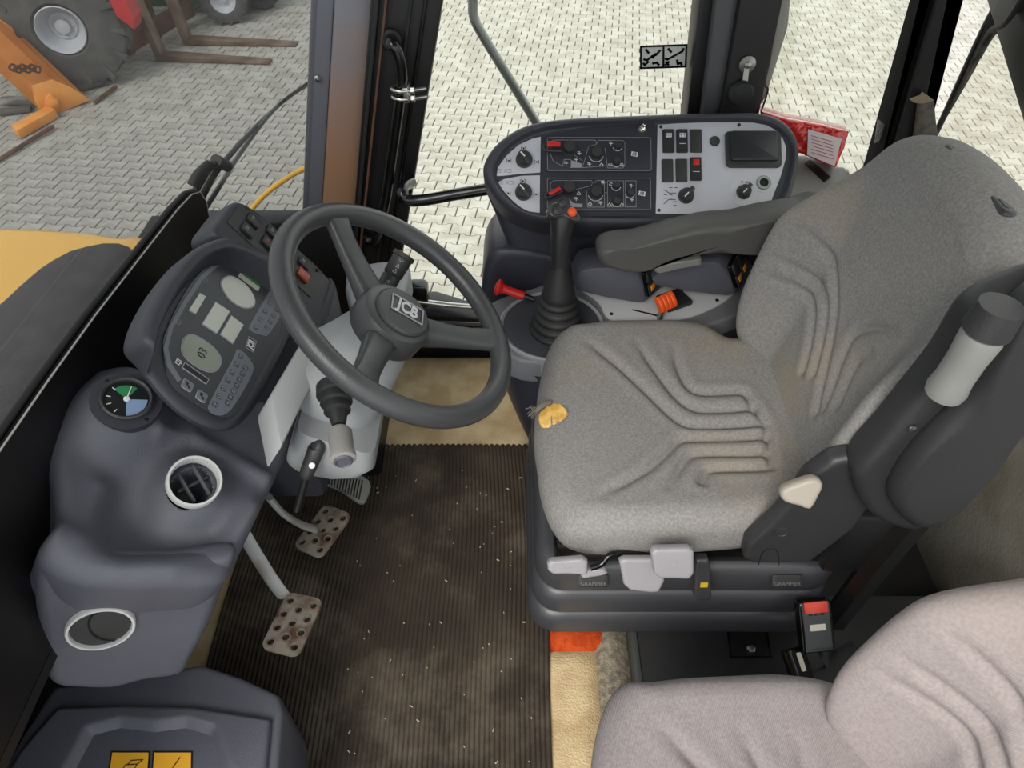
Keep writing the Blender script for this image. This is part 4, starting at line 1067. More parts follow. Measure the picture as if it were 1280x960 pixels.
# ------------------------------------------------------------------ pedals
m_ped = mat('worn_pedal_steel', '#a89f93', 0.45, 0.55, col2='#6a5040', vscale=25, vlow=0.45, vhigh=0.65, bump=0.3, bscale=120)
def pedal_pad(corners, z, parent, nrm):
    cpt = [at(*p, Z=z) for p in corners]
    c = sum(cpt, Vector()) / 4
    fr_ = Frame(c, cpt[1] - cpt[0], cpt[3] - cpt[0])
    w = ((cpt[1] - cpt[0]).length + (cpt[2] - cpt[3]).length) / 2; h = ((cpt[3] - cpt[0]).length + (cpt[2] - cpt[1]).length) / 2
    bm = bmesh.new(); prism_bm(bm, fr_, rrect(w, h, 0.014), -0.004, 0.002)
    me = D.meshes.new('tmp'); bmesh.ops.recalc_face_normals(bm, faces=bm.faces[:]); bm.to_mesh(me); bm.free(); a = D.objects.new('tmp_a', me); COL.objects.link(a)
    bm = bmesh.new(); hol = []
    for r in range(4):
        for q in range(3):
            u = (-0.32 + 0.32 * q) * w; v = (-0.36 + 0.24 * r + (0.12 if q == 1 else 0)) * h
            if abs(v) > 0.42 * h: continue
            hol.append((u, v)); lathe_bm(bm, fr_.sub(u, v), [(0.0062, -0.02), (0.0062, 0.02)], 14)
    me2 = D.meshes.new('tmp2'); bmesh.ops.recalc_face_normals(bm, faces=bm.faces[:]); bm.to_mesh(me2); bm.free(); b_ = D.objects.new('tmp_b', me2); COL.objects.link(b_)
    md = a.modifiers.new('b', 'BOOLEAN'); md.operation = 'DIFFERENCE'; md.object = b_; md.solver = 'EXACT'
    res = D.meshes.new_from_object(a.evaluated_get(bpy.context.evaluated_depsgraph_get()))
    D.objects.remove(a); D.objects.remove(b_)
    res.name = 'pedal_pad'; pd = put('pedal_pad', res, m_ped, parent, 30)
    for u, v in hol:
        lathe('hole_lip', fr_.sub(u, v, 0.002), [(0.0084, 0), (0.0078, 0.0018), (0.0066, 0.0018), (0.0062, 0)], m_ped, pd, 14, cap=False)
    return pd, c
for lab, corners, z, arm_ in (
        ('perforated steel clutch pedal nearest the storage box', [(334, 812), (380, 823), (397, 750), (352, 738)], 0.15, [(355, 745), (338, 722), (312, 680), (290, 640)]),
        ('perforated steel brake pedal below the steering column', [(377, 686), (412, 701), (431, 640), (395, 629)], 0.15, [(396, 662), (375, 655), (352, 640), (335, 620)])):
    pr = empty('foot_pedal', at(corners[0][0] + 20, corners[0][1] - 40, Z=0.02), lab, 'pedal', 'perforated foot pedals')
    pd, c = pedal_pad(corners, z, pr, None)
    pts = [at(p[0], p[1], Z=z - 0.012 + 0.05 * i) for i, p in enumerate(arm_)]
    tube('pedal_arm', pts, 0.0145, mat('pedal_arm_grey', '#9b9c9a', 0.5, col2='#7d6b58', vscale=9, vlow=.55, vhigh=.7), pr, 10, sub=3, flat=0.45)
ac = empty('accelerator_pedal', at(432, 606, Z=0.02), 'ribbed black accelerator pedal by the column foot', 'pedal')
FA = Frame(at(433, 606, Z=0.14), (0.9, -0.05, -0.43), (0.05, 1, 0.1))
ap = FA.pxs([(408, 592), (425, 584), (462, 600), (460, 622), (452, 628), (428, 612), (406, 602)])
pad('pedal_pad', FA, ap, 0.014, 0.004, mat('pedal_rubber', '#6c6d68', 0.7), ac, None, n=80, rings=10, sm=3)
bm = bmesh.new()
for t in np.linspace(0.1, 0.9, 12):
    a = FA.px(408 + t * 50, 590 + t * 12); b_ = FA.px(406 + t * 47, 603 + t * 24)
    tube_bm(bm, [FA.pt(*a, 0.001), FA.pt(*b_, 0.001)], 0.0014, 6)
from_bm('pedal_ribs', bm, m_rubber, ac)
# ------------------------------------------------------------------ right control console
FP = Frame(at(800, 210, Y=1.25), (1, 0, 0), (0, 0.77, 0.64))
sc = empty('control_panel', at(800, 330, Y=1.25), 'large dark oval control panel with knobs and silver plates by the right window', 'control panel')
po = FP.pxs([(604, 215), (609, 192), (628, 170), (660, 153), (710, 145), (800, 140), (900, 138), (955, 139), (984, 150), (1000, 172), (1002, 200), (996, 228), (985, 252), (940, 275), (880, 282), (800, 283), (700, 278), (652, 268), (622, 248)])
rin = smooth_poly(FP.pxs([(619, 216), (624, 198), (642, 178), (672, 163), (715, 156), (800, 151), (900, 149), (950, 151), (976, 161), (990, 180), (990, 205), (976, 248), (940, 265), (880, 270), (800, 270), (705, 268), (660, 262), (632, 240)]), 4)
pdsp = lambda U, V: -0.012 * (1 - sstep(-0.003, 0.006, sdf(U, V, rin)))
pad('panel_housing', FP, po, 0.10, 0.02, m_dashdark, sc, pdsp, n=240, rings=60, sm=4)
FQ = FP.sub(0, 0, -0.0115)
C6 = lambda pts: [FQ.px(620 + x / 6.4, 130 + y / 6.4) for x, y in pts]
C7 = lambda pts: [FQ.px(800 + x / 6.4, 130 + y / 6.4) for x, y in pts]
lpA = prism('selector_plate', FQ, C6([(5, 578), (15, 510), (80, 420), (180, 330), (290, 280), (358, 264), (354, 550), (200, 560), (60, 576)]), -0.001, 0.002, m_plate, sc, 0.0006)
lpB = prism('selector_plate', FQ, C6([(5, 640), (60, 604), (200, 577), (352, 572), (350, 873), (250, 860), (120, 800), (50, 730), (12, 680)]), -0.001, 0.002, m_plate, sc, 0.0006)
def knob(fr, r, h, parent, name='rotary_knob', bar=None, m=None, mark=True):
    m = m or m_softblack
    k_ = lathe(name, fr, [(r * 1.12, 0), (r * 1.12, h * .18), (r, h * .25), (r * .94, h * .9), (r * .86, h), (0, h * 1.02)], m, parent, 28, cap=False)
    if bar is not None:
        a = math.radians(bar); f2 = fr.sub(0, 0, h, a)
        box('knob_grip', f2, r * 2.1, r * .62, -h * .4, h * .35, m, k_, 0.0015, cu=r * .15)
        if mark: box('knob_mark', f2, r * .8, r * .16, h * .35, h * .38, m_white, k_, 0, cu=-r * .3)
    return k_
def sel_marks(fr, parent, s):
    strokes('selector_symbol', fr, [[(-s * .5, -s * .5), (-s * .7, -s * .5), (-s * .7, s * .5), (-s * .5, s * .5)], [(s * .5, -s * .5), (s * .7, -s * .5), (s * .7, s * .5), (s * .5, s * .5)]], s * .14, m_black, parent)
    prism('selector_dot', fr, circ(s * .3, 12), 0, 0.0005, m_black, parent)
for pl_, (cx, cy), sy in ((lpA, (225, 452), 1), (lpB, (220, 712), 1)):
    u = C6([(cx, cy)])[0]; knob(FQ.sub(*u, 0.002), 0.0145, 0.016, pl_, 'selector_knob', bar=-48)
    for dx, dy in ((-5, -92), (-122, 5), (100, 15)):
        q = C6([(cx + dx, cy + dy)])[0]; sel_marks(FQ.sub(*q, 0.002), pl_, 0.006)
    q = C6([(75 if pl_ is lpA else 90, 538 if pl_ is lpA else 632)])[0]
    strokes('plate_symbol', FQ.sub(*q, 0.002), [[(-0.014, 0.003), (-0.008, 0.003)], [(-0.014, -0.003), (-0.008, -0.003)], [(-0.012, 0), (-0.009, 0)], [(-0.002, -0.003), (0.003, 0.003)], [(-0.002, 0.003), (0.003, -0.003)], [(0.005, 0.003), (0.011, 0.003), (0.011, -0.003), (0.005, -0.003)]], 0.0011, m_greyprint, pl_)
mid = prism('centre_plate', FQ, C6([(368, 262), (600, 205), (900, 165), (1272, 150), (1262, 890), (900, 900), (500, 900), (362, 880)]), -0.001, 0.001, m_face, sc)
def inset(x0, y0, x1, y1, r=0.004):
    a = C6([(x0, y1)])[0]; b_ = C6([(x1, y0)])[0]
    cx, cy = (a[0] + b_[0]) / 2, (a[1] + b_[1]) / 2; w, h = abs(b_[0] - a[0]), abs(b_[1] - a[1])
    return cx, cy, w, h
for (x0, y0, x1, y1) in ((405, 268, 1242, 545), (405, 592, 1238, 858)):
    cx, cy, w, h = inset(x0, y0, x1, y1); f2 = FQ.sub(cx, cy, 0.001)
    md = prism('control_module', f2, rrect(w, h, 0.005), 0, 0.0025, mat('module_face', '#2a2b34', 0.4), sc, 0.0006)
    rr_ = rrect(w * .985, h * .95, 0.004); strokes('module_border', f2, [rr_ + [rr_[0]]], 0.0007, m_greyprint, md, 0.0025, 0.003)
modules = [o for o in COL.objects if o.name.startswith('control_module')]
def mlines(md, lines, w=0.0007): strokes('module_line', FQ.sub(0, 0, 0.0035), [C6(l) for l in lines], w, m_greyprint, md, 0, 0.0006)
mlines(modules[0], [[(435, 310), (460, 295), (790, 295), (800, 310), (800, 330), (740, 345), (690, 515), (590, 515)], [(800, 330), (815, 298), (1010, 298), (1028, 315), (1028, 500), (1010, 518), (890, 518), (870, 360)], [(890, 500), (690, 515)], [(435, 310), (432, 400), (455, 460), (530, 505), (545, 450), (600, 450)], [(620, 410), (690, 460)], [(645, 375), (730, 375)]])
mlines(modules[1], [[(435, 700), (435, 640), (460, 618), (760, 618), (770, 635), (760, 660), (640, 688)], [(785, 640), (800, 618), (865, 618), (865, 830), (730, 830), (722, 700)], [(890, 620), (1018, 620), (1018, 828), (890, 828), (890, 620)], [(1030, 620), (1118, 620), (1118, 828), (1030, 828), (1030, 620)], [(435, 690), (520, 688)], [(865, 715), (890, 715)]])
for md, pts in ((modules[0], [(598, 455), (690, 485), (680, 515), (598, 515)]), (modules[1], [(585, 765), (620, 800), (690, 805), (690, 830), (600, 830)])):
    prism('module_patch', FQ.sub(0, 0, 0.0035), C6(pts), 0, 0.0005, m_greyprint, md)
for md, pts in ((modules[0], [(745, 487), (842, 487), (560, 480), (640, 452), (665, 400), (910, 498), (1008, 495), (918, 322)]), (modules[1], [(750, 798), (835, 798), (855, 634), (660, 716), (640, 765), (905, 806), (1005, 806), (918, 640), (1080, 660), (1085, 772)])):
    for (x, y) in pts:
        q = C6([(x, y)])[0]; s = 0.0035
        strokes('module_symbol', FQ.sub(*q, 0.0035), random.choice([[[(-s, -s * .6), (0, s * .6), (s, -s * .6)], [(-s, -s), (s, -s)]], [[(-s, 0), (s, 0)], [(-s, s * .8), (s * .3, s * .8)], [(0, -s), (0, s * .5)]]]), 0.0009, m_white, md)
for md, (cx, cy), r, h in ((modules[0], (585, 370), .0125, .018), (modules[1], (580, 690), .0125, .018)):
    q = C6([(cx, cy)])[0]; knob(FQ.sub(*q, 0.0035), r, h, md, 'range_knob')
for md, cs_ in ((modules[0], [((800, 410), .0115, .016), ((970, 345), .0072, .011), ((960, 472), .0076, .011)]), (modules[1], [((795, 722), .0115, .016), ((958, 662), .0072, .011), ((962, 788), .0076, .011), ((1070, 722), .0072, .011)])):
    for (cx, cy), r, h in cs_:
        q = C6([(cx, cy)])[0]; k_ = knob(FQ.sub(*q, 0.0035), r, h, md)
        aa = [(1.25 * r * math.cos(t), 1.25 * r * math.sin(t)) for t in np.linspace(3.4, 6.0, 9)]
        strokes('knob_scale', FQ.sub(*q, 0.0035), [aa], 0.0008, m_white, md)
for md, pts, hook in ((modules[0], [(407, 330), (450, 328), (510, 335), (510, 370), (450, 368), (407, 372)], [(385, 350), (378, 370), (390, 392), (420, 395), (520, 400)]), (modules[1], [(415, 738), (500, 688), (518, 712), (430, 760)], [(420, 730), (392, 752), (395, 772), (430, 762), (530, 715)])):
    tube('lever_guard', [FQ.pt(*q, 0.013) for q in C6(hook)], 0.0028, m_softblack, md, 8, sub=3)
    prism('red_flag', FQ.sub(0, 0, 0.014), C6(pts), 0, 0.006, m_red, md, 0.001)
for md, (x, y) in ((modules[0], (1105, 408)), (modules[1], (1165, 722))):
    q = C6([(x, y)])[0]; fr_ = FQ.sub(*q, 0.0035, math.radians(-14))
    jcb_logo(fr_, 0.0125, 0.0085, m_white, m_face, md, plate=m_white)
for md, (x, y) in ((modules[0], (1195, 342)), (modules[0], (1195, 482)), (modules[1], (1190, 650)), (modules[1], (1190, 790)), (modules[0], (450, 480))):
    q = C6([(x, y)])[0]; lathe('screw', FQ.sub(*q, 0.0035), [(0.0022, 0), (0.0022, 0.0008), (0, 0.0012)], m_softblack, md, 10, cap=False)
q = C6([(1165, 208)])[0]; f2 = FQ.sub(*q, 0.001)
tg = lathe('toggle_switch', f2, [(0.0068, 0), (0.0068, 0.004), (0.0048, 0.0045), (0.0048, 0.009), (0.0024, 0.010), (0.003, 0.02), (0.0, 0.021)], m_chrome, sc, 16, cap=False)
box('toggle_bracket', f2, 0.015, 0.0055, 0, 0.002, m_steel, tg, 0.0008)

rp_ = prism('switch_plate', FQ, C7([(140, 168), (300, 158), (500, 150), (780, 148), (900, 152), (1010, 172), (1090, 215), (1140, 280), (1166, 350), (1160, 450), (1120, 590), (1075, 705), (1040, 800), (1000, 860), (900, 885), (125, 880)]), -0.001, 0.002, m_plate, sc, 0.0006)
for (x, y), kind in (((222, 305), 'icon'), ((332, 305), 'icon2'), ((444, 303), None), ((216, 540), None), ((327, 538), None), ((441, 528), 'red')):
    q = C7([(x, y)])[0]; f2 = FQ.sub(*q, 0.002)
    a = C7([(x - 44, y + 92)])[0]; b_ = C7([(x + 44, y - 92)])[0]; w, h = abs(b_[0] - a[0]), abs(b_[1] - a[1])
    s = prism('rocker_switch', f2, rrect(w, h, 0.002), 0, 0.004, m_softblack, rp_, 0.001)
    if kind:
        bm = bmesh.new(); prism_bm(bm, Frame(f2.pt(0, 0, 0.004), f2.V, f2.N), [(-h * .46, 0), (h * .46, 0), (h * .46, 0.005), (0.0, 0.0015), (-h * .46, 0.003)], -w * .42, w * .42)
        from_bm('rocker_face', bm, m_rubber, s, 30)
        if kind == 'red': box('rocker_lens', f2.sub(0, h * .26, 0.0072), w * .52, h * .26, -0.003, 0.0012, m_red, s, 0.0005)
        else:
            prism('rocker_icon_tile', f2.sub(0, h * .24, 0.0068), rrect(w * .5, h * .22, 0.0005), -0.002, 0.001, m_white, s)
            ii = [[(-.15, -.08), (-.15, .08)], [(.0, -.08), (.0, .08)], [(.15, -.08), (.15, .08)]] if kind == 'icon' else [[(-.2, 0), (.2, 0)], [(-.15, -.1), (-.15, .1)], [(.15, -.1), (.15, .1)]]
            strokes('rocker_icon', f2.sub(0, h * .24, 0.0078), [[(u * w, v * h) for u, v in l] for l in ii], 0.0008, m_black, s)
        if kind != 'icon': strokes('rocker_line', f2.sub(0, -h * .14, 0.0058), [[(-w * .26, 0), (w * .26, 0)]], 0.0008, m_white, s, 0, 0.001)
q = C7([(595, 302)])[0]; lathe('round_plug', FQ.sub(*q, 0.002), [(0.0098, 0), (0.0098, 0.002), (0.0085, 0.0035), (0, 0.0025)], m_softblack, rp_, 26, cap=False)
# lidded compartment
a = C7([(680, 518)])[0]; b_ = C7([(1118, 228)])[0]; cx, cy, w, h = (a[0] + b_[0]) / 2, (a[1] + b_[1]) / 2, b_[0] - a[0], b_[1] - a[1]
f2 = FQ.sub(cx, cy, 0.002)
ab = prism('ashtray', f2, rrect(w, h, 0.009), 0, 0.006, m_softblack, rp_, 0.002)
prism('ashtray_lid', f2, rrect(w * .84, h * .82, 0.005, 0.0, h * .06), 0.006, 0.014, mat('ashtray_black', '#26272b', 0.35), ab, 0.003)
q = C7([(365, 740)])[0]; knob(FQ.sub(*q, 0.002), 0.0135, 0.014, rp_, 'heater_knob', bar=47)
for l in ([(190, 688), (230, 715), (285, 715)], [(188, 803), (225, 768), (280, 768)], [(232, 672), (256, 672)], [(276, 672), (298, 672)], [(190, 728), (212, 728)], [(190, 757), (212, 757)], [(265, 785), (290, 785)], [(265, 815), (290, 815)], [(235, 692), (252, 692)], [(235, 730), (256, 730)], [(235, 758), (256, 758)]):
    strokes('heater_symbol', FQ.sub(0, 0, 0.002), [C7(l)], 0.0012, m_black, rp_)
q = C7([(825, 710)])[0]; f2 = FQ.sub(*q, 0.002)
lathe('key_ring_plate', f2, [(0.026, 0), (0.026, 0.0006), (0, 0.0006)], mat('clear_disc', '#c2c3c8', 0.3), rp_, 32, cap=False)
knob(f2, 0.0125, 0.014, rp_, 'blower_knob', bar=47)
qq = C7([(812, 626)])[0]; text('knob_lettering', '0', 0.007, FQ.sub(*qq, 0.0028), m_black, rp_, 0.0002)
qq = C7([(862, 632)])[0]; text('knob_lettering', 'ICPL', 0.0055, FQ.sub(*qq, 0.0028), m_black, rp_, 0.0002)
q = C7([(985, 635)])[0]; f2 = FQ.sub(*q, 0.002)
lathe('socket_plate', f2, [(0.019, 0), (0.019, 0.0008), (0, 0.0008)], mat('clear_disc_b', '#c2c3c8', 0.3), rp_, 32, cap=False)
so_ = lathe('power_socket', f2, [(0.0132, 0), (0.0132, 0.003), (0.011, 0.0045), (0.0088, 0.004), (0.0085, -0.0)], mat('socket_rim', '#9aa09c', 0.4), rp_, 30, cap=False)
lathe('socket_well', f2, [(0.0088, 0.0038), (0.0086, 0.0010), (0.0, 0.0010)], mat('socket_black', '#050505', 0.6), so_, 24, cap=False)
lathe('socket_ring', f2, [(0.0140, 0), (0.0140, 0.0022), (0.0132, 0.0024)], mat('socket_green', '#3f7a58', 0.4), so_, 30, cap=False)
for (x, y) in ((165, 187), (790, 172), (150, 853)):
    q = C7([(x, y)])[0]; lathe('screw', FQ.sub(*q, 0.002), [(0.0032, 0), (0.0032, 0.001), (0, 0.0016)], m_black, rp_, 12, cap=False)

# ------------------------------------------------------------------ console body below
cb = empty('side_console', (0.28, 1.2, 0.0), 'dark and silver side console between the driver seat and right door', 'console')
FV = Frame((0, 1.26, 0), (1, 0, 0), (0, 0, 1))
pad('panel_support', FV, FV.pxs([(612, 235), (700, 232), (860, 240), (985, 250), (985, 330), (935, 400), (760, 400), (700, 368), (650, 330), (634, 308), (620, 275)]), 0.10, 0.02, m_face, cb, None, n=120, rings=14, sm=3)
FV2 = Frame((0, 1.25, 0), (1, 0, 0), (0, 0, 1))
pad('console_hump', FV2, FV2.pxs([(604, 395), (603, 350), (612, 322), (632, 312), (680, 318), (745, 345), (745, 420), (620, 430)]), 0.16, 0.014, m_face, cb, None, n=100, rings=14, sm=3)
# main shelf
FC = FLAT(0.385)
shelf = FC.pxs([(606, 388), (625, 372), (665, 360), (702, 345), (740, 332), (900, 312), (940, 330), (946, 372), (925, 392), (880, 408), (780, 438), (720, 452), (670, 452), (640, 446), (615, 425)])
pad('shelf', FC, shelf, 0.06, 0.008, mat('console_grey', '#6d6e72', 0.45, bump=0.2, bscale=500), cb, None, n=160, rings=20, sm=3)
low = FLAT(0.345); 
lowp = low.pxs([(612, 400), (640, 388), (720, 372), (900, 340), (955, 360), (950, 440), (860, 460), (720, 470), (665, 470), (630, 452)])
lp_ = resample(smooth_poly(lowp, 3), 72); lc_ = lp_.mean(0) + np.array([0.03, 0.02])
loft('console_base', [[Vector((lc_[0] + (p[0] - lc_[0]) * f_, lc_[1] + (p[1] - lc_[1]) * f_, z_)) for p in lp_] for z_, f_ in ((0.345, 1.0), (0.30, 0.985), (0.2, 0.93), (0.1, 0.85), (0.0, 0.76))], m_face, cb, 50)
# silver plate
pt_ = FLAT(0.3865)
slv = pt_.pxs([(703, 347), (720, 342), (760, 335), (860, 322), (905, 320), (920, 332), (925, 348), (915, 370), (885, 388), (845, 400), (775, 401), (757, 395), (748, 378), (725, 362)])
mp = prism('silver_plate', pt_, smooth_poly(slv, 3), -0.004, 0.003, m_silver, cb, 0.001)
for (x, y) in ((708, 349), (764, 394), (896, 377), (742, 386)):
    lathe('screw', pt_.at_px(x, y, 0.003), [(0.004, 0), (0.004, 0.0015), (0, 0.002)], m_black, mp, 10, cap=False)
# round joystick base tray
jb = FLAT(0.387).at_px(690, 407)
lathe('tray_rim', jb, [(0.108, -0.03), (0.108, 0.003), (0.104, 0.006), (0.099, 0.003), (0.098, -0.01)], mat('tray_rim_grey', '#8a8c8e', 0.4), cb, 56, cap=False)
lathe('tray_floor', jb, [(0.1, 0.0015), (0.0, 0.0015)], mat('tray_dark', '#3d3f46', 0.5), cb, 56, cap=False)
# slot for the hand throttle
prism('lever_slot', pt_, pt_.pxs([(789, 389), (791, 388), (826, 396), (825, 398)]), 0.003, 0.0036, m_black, mp)
# switch pods on the plate
def spod(name, base, z, h, sw_px):
    f0 = FLAT(z); q = f0.pxs(base); c = (sum(p[0] for p in q) / len(q), sum(p[1] for p in q) / len(q))
    return f0, q, c
FPO = Frame((0, 1.165, 0), (1, 0, 0), (0, 0, 1))
for base, swc in (([(722, 364), (720, 350), (726, 340), (738, 336), (760, 335), (790, 336), (798, 344), (806, 372), (797, 379)], [((803, 350), m_amber), ((797, 360), m_amber), ((794, 346), m_softblack), ((806, 343), m_softblack)]), ([(819, 357), (822, 342), (834, 333), (860, 329), (893, 328), (905, 337), (917, 360), (907, 370)], [((910, 348), m_amber), ((903, 358), m_amber), ((900, 344), m_softblack), ((908, 337), m_softblack)])):
    near = FPO.pxs(base); nn_ = smooth_poly(near, 2)
    xr = max(u for u, v in near); xl = min(u for u, v in near)
    def shift(u): return 0.06 * max(0.0, (u - xl) / (xr - xl) * 2 - 1)
    bm = bmesh.new(); A = [bm.verts.new(FPO.pt(u, v, 0)) for u, v in nn_]; B = [bm.verts.new(FPO.pt(u + shift(u), v, -0.075)) for u, v in nn_]
    bm.faces.new(A); bm.faces.new(B[::-1])
    for i in range(len(A)): bm.faces.new([A[i], A[(i + 1) % len(A)], B[(i + 1) % len(A)], B[i]])
    bmesh.ops.recalc_face_normals(bm, faces=bm.faces[:]); bevel_bm(bm, 0.005, 2)
    p0 = from_bm('switch_mount', bm, m_dash, cb)
    i = len(base) - 2
    (u0_, v0_), (u1_, v1_) = near[i - 1], near[i]
    a3 = FPO.pt(u0_, v0_, 0); b3 = FPO.pt(u1_, v1_, 0); a4 = FPO.pt(u0_ + shift(u0_), v0_, -0.075); b4 = FPO.pt(u1_ + shift(u1_), v1_, -0.075)
    fsw = Frame((a3 + b3 + a4 + b4) / 4, a4 - a3, a3 - b3)
    if fsw.N.x < 0: fsw = Frame(fsw.O, a3 - a4, a3 - b3)
    L3 = (a3 - b3).length; W3 = (a4 - a3).length
    prism('switch_face', fsw, rrect(W3 * .9, L3 * .98, 0.004), -0.004, 0.003, m_blackgloss, p0, 0.001)
    for k_, (du, dv_) in enumerate(((-.22, -.24), (.22, -.24), (-.22, .24), (.22, .24))):
        f3 = fsw.sub(du * W3, dv_ * L3)
        box('rocker', f3, W3 * .36, L3 * .4, 0.003, 0.008, m_softblack, p0, 0.0015)
        if k_ < 2: box('rocker_lens', f3, W3 * .24, L3 * .2, 0.007, 0.0092, m_amber, p0, 0.0006)
# orange hand throttle
ht = empty('throttle_lever', at(830, 392, Z=0.39), 'orange ribbed hand throttle lever on the silver plate', 'lever')
tube('lever_stem', [at(824, 398, Z=0.389), at(829, 386, Z=0.415), at(832, 380, Z=0.43)], [0.006, 0.005, 0.005], m_steel, ht, 8, flat=2.0)
FO = Frame(at(832, 378, Z=0.432), (0.85, 0.5, 0.05), (-0.35, 0.55, 0.65))
for i in range(4):
    sec = [sect(FO.pt(-0.015 + i * 0.010, v, n), FO.U, FO.N, 0.0052, 0.008 * s, 0.003, 4) for v, n, s in ((-0.016, 0.0, .7), (-0.007, 0.003, 1.0), (0.009, 0.003, 1.0), (0.017, 0.0, .75))]
    loft('grip_finger', sec, m_orange, ht, 50)
box('lever_gate', Frame(at(842, 378, Z=0.392), (0.9, 0.45, 0), (-0.45, 0.9, 0)), 0.06, 0.05, 0.0, 0.012, m_softblack, ht, 0.003)
# red pull knob
rk = empty('pull_knob', at(655, 368, Z=0.39), 'red mushroom pull knob beside the joystick', 'knob')
r0, r1 = at(655, 370, Z=0.402), at(621, 358, Z=0.418)
seg_tube('knob_grip', r0, r1, [(0, .0085), (.1, .0095), (.72, .0095), (.82, .012), (.86, .017), (.95, .0185), (1.02, .014), (1.06, .004)], m_red, rk)
tube('knob_shaft', [r0 + (r0 - r1) * .35, r0], 0.006, m_black, rk, 8)
box('knob_lettering', Frame(r0 + (r1 - r0) * .4 + Vector((0, -.003, .0085)), r1 - r0, (0, 1, 0.3)), 0.025, 0.006, 0, 0.0006, mat('dark_red_print', '#5a1512', 0.5), rk, 0)

# ------------------------------------------------------------------ joystick
js = empty('joystick', at(695, 410, Z=0.387), 'black joystick with rubber boot and buttons on its head', 'joystick')
j0 = at(696, 416, Z=0.378); j1 = at(700, 330, Y=1.11); j2 = at(701, 300, Y=1.115); j3 = at(704, 270, Y=1.125)
ax = (j1 - j0)
rings = [(0, .046)]
for q_ in range(5):
    t_ = 0.02 + q_ * 0.105; r_ = 0.055 - q_ * 0.0045
    rings += [(t_, r_ - .004), (t_ + .02, r_), (t_ + .05, r_ + .0012), (t_ + .08, r_ - .001), (t_ + .095, r_ - .0065)]
rings += [(.56, .034), (.62, .0315), (.75, .028), (.88, .021), (1.0, .0165)]
tube('rubber_boot', [j0 + ax * t for t, r in rings], [r for t, r in rings], m_rubber, js, 32, smooth=70)
lathe('boot_flange', Frame(j0 - Vector((0, 0, 0.006)), (1, 0, 0), (0, 1, 0)), [(0.057, 0), (0.057, 0.005), (0.052, 0.008), (0.03, 0.008)], mat('flange_white', '#c6c6c4', 0.4), js, 36, cap=False)
gp_ = [j1 + (j1 - j2) * .2, j1 + (j2 - j1) * .4, j2, j2 + (j3 - j2) * .5, j3, j3 + Vector((0.0, -0.002, 0.008))]
sec = []
tdir = (j3 - j1).normalized(); uu = Vector((1, 0, 0)) - tdir * tdir.x; uu.normalize(); vv = tdir.cross(uu)
for p, hu, hv in zip(gp_, (.0165, .0165, .0185, .021, .0235, .018), (.016, .0165, .019, .021, .022, .018)):
    sec.append(sect(p, uu, vv, hu, hv, min(hu, hv) * .8, 6))
loft('grip', sec, mat('grip_black', '#232324', 0.32), js, 60)
FJ = Frame(at(704, 268, Y=1.105), (0.97, 0.0, -0.22), (0.1, 0.72, 0.69))
hd = pad('grip_head', FJ, FJ.pxs([(686, 268), (688, 256), (697, 251), (707, 252), (718, 259), (726, 269), (727, 276), (718, 276), (706, 272), (694, 272)]), 0.035, 0.007, mat('grip_head_black', '#3a3a38', 0.25), js, None, n=80, rings=14, sm=3)
for (px_, py_), m_, r_ in (((697, 263), m_softblack, .0085), ((715, 265), m_orange, .0062), ((703, 254.5), m_softblack, .007)):
    f2 = FJ.at_px(px_, py_, 0.0)
    lathe('thumb_button', f2, [(r_ * 1.3, -0.002), (r_ * 1.3, 0.0012), (r_ * 1.05, 0.0012), (r_, 0.0), (r_ * .95, 0.002), (r_ * .6, 0.0032), (0.0, 0.0036)], m_, js, 20, cap=False)

# red packet behind the panel
rb = empty('plastic_packet', at(1020, 200, Y=1.36), 'red plastic-wrapped packet with white label behind the control panel', 'packet')
FRB = Frame(at(1020, 172, Y=1.36), (0.94, -0.32, -0.12), (0.1, 0.25, 0.96))
rpo = FRB.pxs([(950, 138), (985, 149), (1030, 157), (1062, 165), (1056, 185), (1045, 211), (1002, 193), (955, 176)])
def crinkle(U, V): return 0.0018 * np.sin(U * 190 + V * 60) * np.cos(V * 150 - U * 40) + 0.0012 * np.sin(U * 330 - V * 210)
m_foil = mat('red_foil', '#cf2a22', 0.22, coat=0.5, col2='#bd1f1a', vscale=14, bump=0.45, bscale=38)
pad('packet_body', FRB, rpo, 0.075, 0.009, m_foil, rb, crinkle, n=140, rings=26, sm=0)
lab = FRB.pxs([(1010, 161), (1052, 173), (1043, 207), (1009, 193)])
lb = prism('packet_label', FRB.sub(0, 0, 0.0025), lab, 0, 0.002, mat('label_pink_white', '#cfc0c0', 0.3), rb)
strokes('label_text', FRB.sub(0, 0, 0.0046), [FRB.pxs([(1014, 169 + 4.2 * i), (1041, 177 + 4.2 * i)]) for i in range(6)], 0.0011, mat('label_ink', '#8a3a3a', 0.5), lb)
